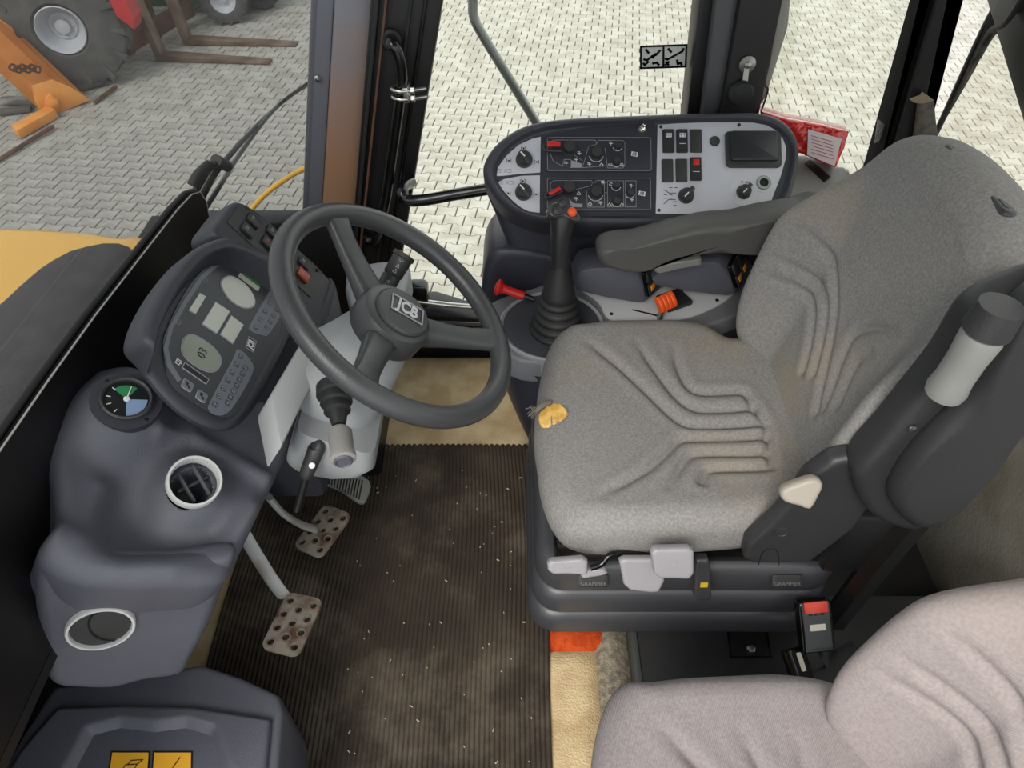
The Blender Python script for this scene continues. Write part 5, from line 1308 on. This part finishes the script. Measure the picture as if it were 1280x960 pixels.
# shelf the packet stands on
rs = empty('rear_side_shelf', (0.55, 1.35, 0.0), 'grey moulded side shelf behind the control panel', 'shelf')
FRS = FLAT(0.60)
pad('shelf_top', FRS, FRS.pxs([(955, 225), (1000, 190), (1045, 206), (1064, 214), (1060, 300), (1000, 300), (960, 262)]), 0.08, 0.015, mat('shelf_grey', '#7c7c7a', 0.5), rs, None, n=80, rings=10, sm=2)
pad('shelf_body', FLAT(0.53), FRS.pxs([(960, 235), (1000, 205), (1050, 220), (1050, 300), (1000, 300)]), 0.53, 0.02, m_face, rs, None, n=60, rings=8, sm=2)
prism('shelf_slot', FRS, FRS.pxs([(1006, 205), (1012, 200), (1038, 222), (1030, 228)]), 0.0, 0.002, m_black, rs)
o = pad('green_cloth', FLAT(0.405), FLAT(0.405).pxs([(735, 328), (750, 320), (775, 322), (790, 330), (780, 340), (740, 338)]), 0.018, 0.008, mat('green_cloth', '#4d8a5c', 0.9, bump=0.5, bscale=80), None, lambda U, V: 0.006 * np.sin(U * 120) * np.cos(V * 140), n=60, rings=12, sm=3)
tag(o, 'crumpled green cloth tucked behind the switch mount under the armrest', 'cloth')
# ------------------------------------------------------------------ seats
def fabric(name, c1, c2, c3, band='X', bst=0.32):
    m = mat(name, c1, 0.95, col2=c2, vscale=260, vlow=0.35, vhigh=0.65, spec=0.15)
    nt = m.node_tree; N = nt.nodes; L = nt.links; b = N['Principled BSDF']; src = b.inputs['Base Color'].links[0].from_socket
    tc = N.new('ShaderNodeTexCoord'); nz = N.new('ShaderNodeTexNoise'); nz.inputs['Scale'].default_value = 5; nz.inputs['Detail'].default_value = 6
    L.new(tc.outputs['Object'], nz.inputs['Vector']); rp = N.new('ShaderNodeValToRGB'); rp.color_ramp.elements[0].position = 0.52; rp.color_ramp.elements[1].position = 0.74
    L.new(nz.outputs['Fac'], rp.inputs['Fac']); mx = N.new('ShaderNodeMix'); mx.data_type = 'RGBA'
    mu = N.new('ShaderNodeMath'); mu.operation = 'MULTIPLY'; mu.inputs[1].default_value = 0.45; L.new(rp.outputs['Color'], mu.inputs[0])
    L.new(mu.outputs[0], mx.inputs[0]); L.new(src, mx.inputs[6]); mx.inputs[7].default_value = lin(c3); L.new(mx.outputs[2], b.inputs['Base Color'])
    wv = N.new('ShaderNodeTexWave'); wv.bands_direction = band; wv.inputs['Scale'].default_value = 190; wv.inputs['Distortion'].default_value = 0.4
    L.new(tc.outputs['Object'], wv.inputs['Vector'])
    n2 = N.new('ShaderNodeTexNoise'); n2.inputs['Scale'].default_value = 500; L.new(tc.outputs['Object'], n2.inputs['Vector'])
    ad = N.new('ShaderNodeMath'); ad.operation = 'ADD'; L.new(wv.outputs['Fac'], ad.inputs[0]); L.new(n2.outputs['Fac'], ad.inputs[1])
    bp = N.new('ShaderNodeBump'); bp.inputs['Strength'].default_value = bst; bp.inputs['Distance'].default_value = 0.0015
    L.new(ad.outputs[0], bp.inputs['Height']); L.new(bp.outputs['Normal'], b.inputs['Normal'])
    return m
m_fab1 = fabric('worn_grey_fabric', '#777573', '#8a8886', '#94866f')
m_fab2 = fabric('mauve_grey_fabric', '#7f7879', '#8d8687', '#8f857f')
m_fab1b = fabric('worn_grey_fabric_back', '#777573', '#8a8886', '#94866f', 'Y', 0.14)
m_fab2b = fabric('mauve_grey_fabric_back', '#8b8281', '#988f8d', '#a0938a', 'Y', 0.14)

ZC = 0.43
FCU = FLAT(ZC)
cush_out = FCU.pxs([(673, 565), (668, 520), (674, 465), (685, 422), (703, 401), (731, 400), (787, 398), (834, 397), (869, 400), (890, 406), (912, 416), (944, 420), (1020, 440), (1050, 520), (1048, 600), (1000, 636), (940, 652), (800, 660), (722, 655), (692, 632), (678, 598)])
CC = lambda pts: [FCU.px(640 + x / 3.0, 380 + y / 3.0) for x, y in pts]
grooves = [CC(l) for l in (
    [(285, 150), (400, 230), (500, 310), (590, 390), (640, 425), (700, 440), (920, 440)],
    [(470, 155), (540, 240), (620, 330), (680, 370), (740, 380), (910, 380)],
    [(605, 170), (630, 240), (670, 300), (730, 318), (850, 318), (885, 335), (910, 380), (945, 430), (962, 470), (972, 590), (945, 612), (760, 615), (725, 640), (715, 670)],
    [(335, 725), (430, 670), (520, 610), (590, 540), (630, 500), (700, 490), (950, 490)],
    [(590, 690), (620, 630), (660, 570), (720, 550), (950, 555)])]
grooves = [[(p.x, p.y) for p in catmull([(a, b_, 0) for a, b_ in g_], 4)] for g_ in grooves]
ftest = CC([(190, 420)])[0]
YC = 0.835
def taper(U, V, g_):
    a = np.array(g_[0]); return sstep(0.0, 0.05, np.hypot(U - a[0], V - a[1]))
def cush_disp(U, V):
    v = (V - YC) / 0.23
    h = 0.020 * np.clip(np.abs(v), 0, 1) ** 2.5 * sstep(0.06, 0.2, U) - 0.012 * np.exp(-(((U - 0.32) / 0.13) ** 2 + (v / .7) ** 2))
    h += -0.02 * sstep(0.10, 0.03, U) * 0
    h -= 0.006 * (1 - sstep(0.03, 0.14, U))
    for g_ in grooves:
        d = pdist(U, V, g_)
        t = taper(U, V, g_)
        h += (-0.0075 * np.exp(-(d / 0.0075) ** 2) + 0.0015 * np.exp(-((d - 0.018) / 0.010) ** 2)) * (0.25 + 0.75 * t)
    return h
ds = empty('driver_seat', (0.28, YC, 0.05), 'worn grey fabric driver seat with torn front edge on black suspension base', 'seat')
cu = pad('seat_cushion', FCU, cush_out, 0.105, 0.045, m_fab1, ds, cush_disp, n=330, rings=130, sm=5, center=(0.30, YC))
# torn hole with foam showing
foam = pad('exposed_foam', Frame(at(691, 515, Z=ZC) + Vector((0, 0, -0.006)), (1, 0, 0.30), (0, 1, 0)), [(-0.022, -0.019), (-0.004, -0.027), (0.018, -0.016), (0.026, 0.002), (0.012, 0.025), (-0.010, 0.023), (-0.026, 0.006)], 0.012, 0.004, mat('yellow_foam', '#e0b96a', 0.95, col2='#c99c48', vscale=60, bump=0.8, bscale=120), ds, lambda U, V: 0.0008 * np.sin(U * 500) + 0.0 * V, n=60, rings=12, sm=3)
m_fray = mat('frayed_threads', '#6a655f', 0.95)
f0 = at(680, 513, Z=ZC - 0.005)
tube('torn_flap', [f0 + Vector((0.012, 0.018, 0.002)), f0 + Vector((-0.004, 0.008, 0.004)), f0 + Vector((-0.016, -0.004, -0.002))], [0.004, 0.006, 0.003], m_fray, ds, 8, sub=3)
bm = bmesh.new()
for i in range(16):
    a = random.uniform(2.2, 4.2); l = random.uniform(0.008, 0.024); p = f0 + Vector((-0.012, random.uniform(-.008, .006), 0))
    tube_bm(bm, [p, p + Vector((math.cos(a) * l * .5, math.sin(a) * l * .5, 0.003)), p + Vector((math.cos(a) * l, math.sin(a) * l, -0.004))], 0.0007, 4)
for i in range(30):
    a = 2 * PI * i / 30; p = foam.location + Vector((0.026 * math.cos(a), 0.026 * math.sin(a), 0.004 + 0.008 * math.cos(a)))
    tube_bm(bm, [p, p - Vector((math.cos(a) * .004, math.sin(a) * .004, -0.001))], 0.0009, 4)
from_bm('loose_threads', bm, m_fray, ds, 60)

# backrest
TB = math.radians(10)
FBK = Frame((0.475, YC, 0.44), (0, -1, 0), (math.sin(TB), 0, math.cos(TB)))       # faces -X, towards the wheel
if FBK.N.x > 0: FBK = Frame((0.475, YC, 0.44), (0, 1, 0), (math.sin(TB), 0, math.cos(TB)))
back_out = [(-0.19, -0.03), (-0.225, 0.05), (-0.235, 0.14), (-0.234, 0.22), (-0.218, 0.29), (-0.198, 0.36), (-0.168, 0.42), (-0.10, 0.455), (0.0, 0.465), (0.10, 0.455), (0.168, 0.42), (0.198, 0.36), (0.218, 0.29), (0.234, 0.22), (0.235, 0.14), (0.225, 0.05), (0.19, -0.03), (0.1, -0.05), (0, -0.055), (-0.1, -0.05)]
SGN = 1 if FBK.U.y < 0 else -1
C9 = lambda pts: [(900 + x / 1.921, 150 + y / 1.921) for x, y in pts]
bgro_px = [[(240, 240), (262, 330), (262, 450), (242, 580), (222, 700)], [(135, 270), (200, 340), (240, 420), (236, 500), (214, 605)], [(105, 345), (170, 380), (212, 430), (208, 520), (190, 600)]]
bgro = [[(p.x, p.y) for p in catmull([(*FBK.px(*q), 0) for q in C9(l)], 4)] for l in bgro_px]
bgro += [[(p.x, p.y) for p in catmull([(*FBK.px(*q), 0) for q in C9(l)], 4)] for l in ([(410, 505), (350, 498), (305, 512), (280, 560), (257, 640), (238, 690)], [(345, 560), (315, 580), (295, 620), (272, 680)])]
def back_disp(U, V):
    a = np.abs(U) / 0.235
    h = 0.080 * sstep(0.50, 0.97, a) * (1 - sstep(0.22, 0.40, V)) - 0.012 * np.exp(-((U / .13) ** 2 + ((V - .22) / .2) ** 2))
    for g_ in bgro:
        d = pdist(U, V, g_); h += (-0.007 * np.exp(-(d / 0.0075) ** 2) + 0.001 * np.exp(-((d - 0.018) / 0.009) ** 2)) * (0.3 + 0.7 * taper(U, V, g_)) * (1 - sstep(0.165, 0.205, np.abs(U)))
    return h
bk_ = pad('backrest', FBK, back_out, 0.11, 0.045, m_fab1b, ds, back_disp, n=300, rings=110, sm=5, center=(0, 0.19))
pad('backrest_shell', FBK.sub(0, 0, -0.085), [(u * .94, v * .96) for u, v in back_out], 0.035, 0.012, m_softblack, ds, None, n=120, rings=12, sm=4)
for u in (-0.055 * SGN, 0.075 * SGN):
    f2 = Frame(FBK.pt(u, 0.459, -0.037), FBK.U, -FBK.N)
    pad('headrest_socket', f2, rrect(0.046, 0.022, 0.010), 0.03, 0.005, m_softblack, ds, None, n=50, rings=6, sm=0)
    pad('socket_hole', f2.sub(0, 0, 0.0008), rrect(0.024, 0.010, 0.004), 0.004, 0.001, m_black, ds, None, n=30, rings=3, sm=0)

# suspension base with bellows
for z0, z1, g_ in ((0.205, 0.285, 0.0), (0.135, 0.205, 0.004), (0.065, 0.135, 0.008)):
    f2 = FLAT(z1); pl = rrect(0.52 + g_ * 2, 0.42 + g_ * 2, 0.05, 0.30 - g_ * .3, 0.825)
    pad('bellow_fold', f2, pl, z1 - z0 - 0.004, 0.022, mat('bellow_rubber', '#35363a', 0.42, bump=0.1, bscale=200) if z0 > 0.2 else D.materials['bellow_rubber'], ds, None, n=120, rings=14, sm=0, er2=0.012)
abox('base_plinth', (0.06, 0.65, 0.0), (0.47, 1.0, 0.07), m_black, ds, 0.01)
abox('seat_frame', (0.07, 0.63, 0.28), (0.54, 1.03, 0.335), m_blackgloss, ds, 0.01)
for cx in (742, 984):
    f2 = Frame((0, 0.6175, 0.2735), (1, 0, 0), (0, 0.62, 0.78)).at_px(cx, 726, 0.001)
    pad('maker_badge', f2, rrect(0.05, 0.022, 0.003), 0.003, 0.001, m_rubber, ds, None, n=40, rings=4, sm=0)
    text('maker_lettering', 'GRAMMER', 0.0095, f2.sub(0, -0.005, 0.0004), m_greyprint if False else mat('badge_relief', '#5a5b5e', 0.4), ds, 0.0005)
# control tabs on the near side
m_tab = mat('pale_grey_tab', '#878488', 0.45, bump=0.1)
FT1 = lambda y: Frame((0, y, 0), (1, 0, 0), (0, 0.5, 0.866))
def tab(name, y, pts, th, sym=None, lab=None):
    o_ = Frame(at(*pts[0], Y=y), (1, 0, 0), (0, 0.45, 0.9)); pl = o_.pxs(pts)
    t_ = pad(name, o_, pl, th, 0.005, m_tab, ds, None, n=70, rings=8, sm=0, er2=0.003)
    if sym: strokes('tab_symbol', o_.at_px(*sym[0], 0.0), sym[1], 0.0011, mat('tab_print', '#8d8a8d', 0.5), t_, 0, 0.0006)
    return t_
tab('adjust_tab', 0.565, [(684, 706), (688, 702), (728, 699), (735, 703), (735, 718), (728, 719), (690, 718), (685, 714)], 0.014, ((708, 709), [[(-0.006, 0.005), (-0.002, -0.004), (0.007, -0.001)]]))
tab('adjust_tab', 0.575, [(774, 702), (780, 699), (826, 699), (831, 704), (831, 728), (824, 741), (815, 742), (788, 739), (780, 732)], 0.014, ((795, 715), [[(-0.005, 0.004), (-0.005, -0.006)], [(0, 0.004), (0.0, -0.006)], [(0.02, 0.004), (0.02, -0.006)]]))
tab('adjust_tab', 0.560, [(814, 692), (818, 687), (862, 686), (868, 690), (868, 718), (862, 725), (824, 724), (818, 718)], 0.016, ((842, 706), [[(-0.006, -0.006), (-0.006, 0.006), (0.004, 0.006), (0.004, -0.006), (-0.006, -0.006)], [(0.006, -0.007), (0.007, 0.003)]]))
tube('lever_rod', [at(738, 710, Y=0.575), at(752, 705, Y=0.58), at(765, 693, Y=0.59), at(800, 693, Y=0.60), at(815, 697, Y=0.60)], 0.005, m_blackgloss, ds, 10, sub=4)
tab('slide_tab', 0.585, [(722, 714), (756, 711), (760, 718), (745, 722), (728, 724)], 0.008)
bt = Frame(at(879, 725, Y=0.585), (1, 0, 0), (0, 0.3, 0.95))
ba = pad('belt_anchor', bt, bt.pxs([(871, 700), (886, 700), (889, 712), (890, 748), (886, 752), (871, 752), (868, 748), (869, 712)]), 0.02, 0.005, m_softblack, ds, None, n=60, rings=8, sm=0)
box('yellow_label', bt.at_px(880, 731, 0.0), 0.012, 0.010, 0, 0.0008, mat('olive_yellow', '#a88d22', 0.5), ba, 0)
# side cover with beige lever
FSC = Frame((0, 0.585, 0), (1, 0, 0), (0, 0, 1))
pad('side_cover', FSC, FSC.pxs([(930, 700), (934, 684), (960, 660), (990, 628), (1010, 600), (1042, 578), (1070, 572), (1092, 590), (1092, 630), (1068, 664), (1030, 692), (1010, 706), (940, 706)]), 0.03, 0.010, m_softblack, ds, None, n=110, rings=14, sm=0)
u, v = FSC.px(978, 665); lathe('cover_plug', FSC.sub(u, v, 0.0), [(0.011, -0.002), (0.011, 0.0015), (0.009, 0.002), (0.0085, 0.0008), (0.0, 0.0008)], m_softblack, ds, 20, cap=False)
strokes('cover_arch', FSC, [FSC.pxs([(948, 706), (952, 692), (958, 686), (968, 686), (973, 692), (974, 706)])], 0.0012, m_black, ds, -0.001, 0.0004)
FLV = Frame(at(1003, 618, Y=0.562), (1, 0, 0.3), (0, 0.5, 0.86))
pad('recline_lever', FLV, FLV.pxs([(976, 620), (980, 611), (1000, 603), (1020, 598), (1030, 607), (1024, 622), (1014, 638), (1000, 634), (982, 629)]), 0.022, 0.007, mat('beige_lever', '#948d83', 0.5), ds, None, n=70, rings=10, sm=2)
# folded-up left armrest
FAR = Frame((0, 0.555, 0), (1, 0, 0), (0, 0, 1))
arm_out = FAR.pxs([(1070, 608), (1074, 590), (1100, 560), (1140, 512), (1184, 462), (1218, 412), (1240, 392), (1275, 376), (1330, 358), (1400, 360), (1395, 430), (1300, 500), (1245, 570), (1200, 630), (1165, 658), (1140, 668), (1105, 658), (1082, 640)])
al = pad('left_armrest', FAR, arm_out, 0.055, 0.018, m_softblack, ds, None, n=140, rings=20, sm=3)
FAP = Frame((0, 0.525, 0), (1, 0, 0), (0, 0, 1))
pad('armrest_pad', FAP, FAP.pxs([(1125, 650), (1118, 625), (1150, 575), (1215, 510), (1258, 440), (1300, 380), (1400, 340), (1440, 440), (1310, 530), (1240, 605), (1190, 655), (1150, 668)]), 0.04, 0.022, m_softblack, ds, None, n=120, rings=18, sm=3)
ka, kb_ = at(1178, 494, Y=0.525), at(1232, 414, Y=0.525)
seg_tube('armrest_dial', ka, kb_, [(0, .012), (.03, .019), (.12, .0205), (.3, .0185), (.6, .0185), (.9, .0205), (.97, .019), (1.0, .012)], mat('pale_dial', '#7e7e7b', 0.4), ds, 26)
tube('dial_cap', [kb_ + (kb_ - ka) * .02, kb_ + (kb_ - ka) * .35], [0.023, 0.021], m_softblack, ds, 20)
lathe('screw', FAR.at_px(1140, 534, 0.002), [(0.005, 0), (0.005, 0.002), (0, 0.003)], m_steel, ds, 12, cap=False)
# right armrest
FRA = Frame((0, 1.085, 0), (1, 0, 0), (0, 0, 1))
ra = FRA.pxs([(747, 325), (748, 317), (760, 313), (784, 311), (830, 298), (879, 285), (921, 281), (961, 274), (1010, 267), (1040, 262), (1040, 318), (960, 322), (879, 322), (823, 330), (797, 343), (771, 341), (752, 334)])
m_arm = mat('armrest_grey', '#4a4947', 0.5, bump=0.3, bscale=600)
pad('right_armrest', FRA, ra, 0.065, 0.020, m_arm, ds, None, n=160, rings=20, sm=3)
pad('adjust_bar', Frame((0, 1.09, 0), (1, 0, 0), (0, 0, 1)), Frame((0, 1.09, 0), (1, 0, 0), (0, 0, 1)).pxs([(818, 340), (820, 334), (845, 328), (877, 324), (878, 331), (850, 337), (822, 343)]), 0.05, 0.004, mat('adjust_grey', '#6f6f6c', 0.4), ds, None, n=50, rings=6, sm=0)
# back frame behind the cushion
abox('back_bracket', (0.50, 0.60, 0.30), (0.60, 1.05, 0.46), m_black, ds, 0.01)
tube('belt_rail', [at(1150, 640, Y=0.6), at(1100, 700, Y=0.6), at(1042, 775, Y=0.6)], 0.022, m_black, ds, 6)

# passenger seat: same pattern, mauve-grey fabric
ps = empty('passenger_seat', (0.3, 0.14, 0.05), 'mauve-grey fabric passenger seat in the near corner', 'seat')
SH = Vector((0.04, -0.699, 0.0))
for src, nm, sh in ((cu, 'seat_cushion', SH), (bk_, 'backrest', Vector((-0.045, -0.705, 0.0)))):
    me = src.data.copy(); me.materials.clear(); me.materials.append(m_fab2 if nm == 'seat_cushion' else m_fab2b)
    o = D.objects.new(nm, me); COL.objects.link(o); o.location = src.location + sh; WPOS[o.name] = Vector(o.location)
    o.parent = ps; o.matrix_parent_inverse = Matrix.Translation(-WPOS[ps.name])
abox('seat_base', (0.20, -0.02, 0.0), (0.55, 0.34, 0.33), m_black, ps, 0.02)

# black platform between the seats, with bolted pocket
pfm = empty('platform', (0.6, 0.55, 0.0), 'black floor platform between the seats with a bolted pocket', 'platform')
abox('platform_plate', (0.224, 0.0, -0.012), (0.92, 0.70, 0.045), mat('platform_black', '#2b2a2b', 0.5, bump=0.1, bscale=120, col2='#333233', vscale=6), pfm, 0.008)
FPF = FLAT(0.0452)
pk = FPF.pxs([(909, 787), (957, 787), (964, 822), (914, 822)])
prism('pocket_floor', FPF, pk, 0.0, 0.0012, m_black, pfm)
strokes('pocket_edge', FPF, [pk + [pk[0]]], 0.003, m_blackgloss, pfm, 0, 0.003)
lathe('bolt_head', FPF.at_px(938, 812, 0.001), [(0.009, 0), (0.009, 0.007), (0.007, 0.008), (0, 0.008)], m_steel, pfm, 6, cap=False)
abox('platform_edge', (0.224, 0.0, 0.0), (0.236, 0.66, 0.05), mat('edge_steel', '#5c605e', 0.4, 0.4), pfm, 0.003)

# belt buckles
def buckle(lab, c, U, V, w, h, red, strap):
    e = empty('belt_buckle', c, lab, 'seat belt', 'seat belt buckles between the seats')
    f2 = Frame(c, U, V)
    pad('buckle_body', f2, [(-w / 2, -h / 2), (w / 2, -h / 2), (w / 2 * 1.02, h * .45), (w * .42, h / 2), (-w * .42, h / 2), (-w / 2 * 1.02, h * .45)], 0.022, 0.004, m_blackgloss, e, None, n=60, rings=8, sm=0)
    if red:
        box('release_button', f2.sub(0, h * .36, 0.0), w * .74, h * .22, -0.004, 0.003, mat('buckle_red', '#d8402f', 0.35), e, 0.002)
        for k_ in (-1, 0, 1): box('button_slot', f2.sub(k_ * w * .18, h * .24, 0.0), w * .1, h * .07, -0.001, 0.0015, m_black, e, 0.0005)
    prism('buckle_label', f2.sub(0, -h * .02 if red else h * .1, 0.0), rrect(w * .5 if red else w * .28, h * .12 if red else h * .5, 0.002), 0, 0.0008, mat('label_cream', '#d8d2c2', 0.5), e)
    tube('buckle_strap', strap, 0.02, mat('webbing', '#2c2c2d', 0.8), e, 8, sub=4, flat=0.2)
c0 = at(1022, 783, Z=0.20)
buckle('seat belt buckle with bright red release button', c0, (1, 0.1, 0.0), (-0.15, 0.75, 0.65), 0.056, 0.088, True, [c0 + Vector((0.01, -0.02, -0.04)), c0 + Vector((0.05, -0.02, -0.10)), c0 + Vector((0.12, 0.02, -0.14))])
c1 = at(1003, 832, Z=0.16)
buckle('black seat belt buckle lying below the red-buttoned one', c1, (0.9, 0.3, -0.3), (-0.2, 0.9, 0.35), 0.036, 0.06, False, [c1 + Vector((0.01, -0.02, -0.02)), c1 + Vector((0.05, -0.01, -0.03)), c1 + Vector((0.12, 0.04, -0.06)), c1 + Vector((0.2, 0.05, -0.1))])
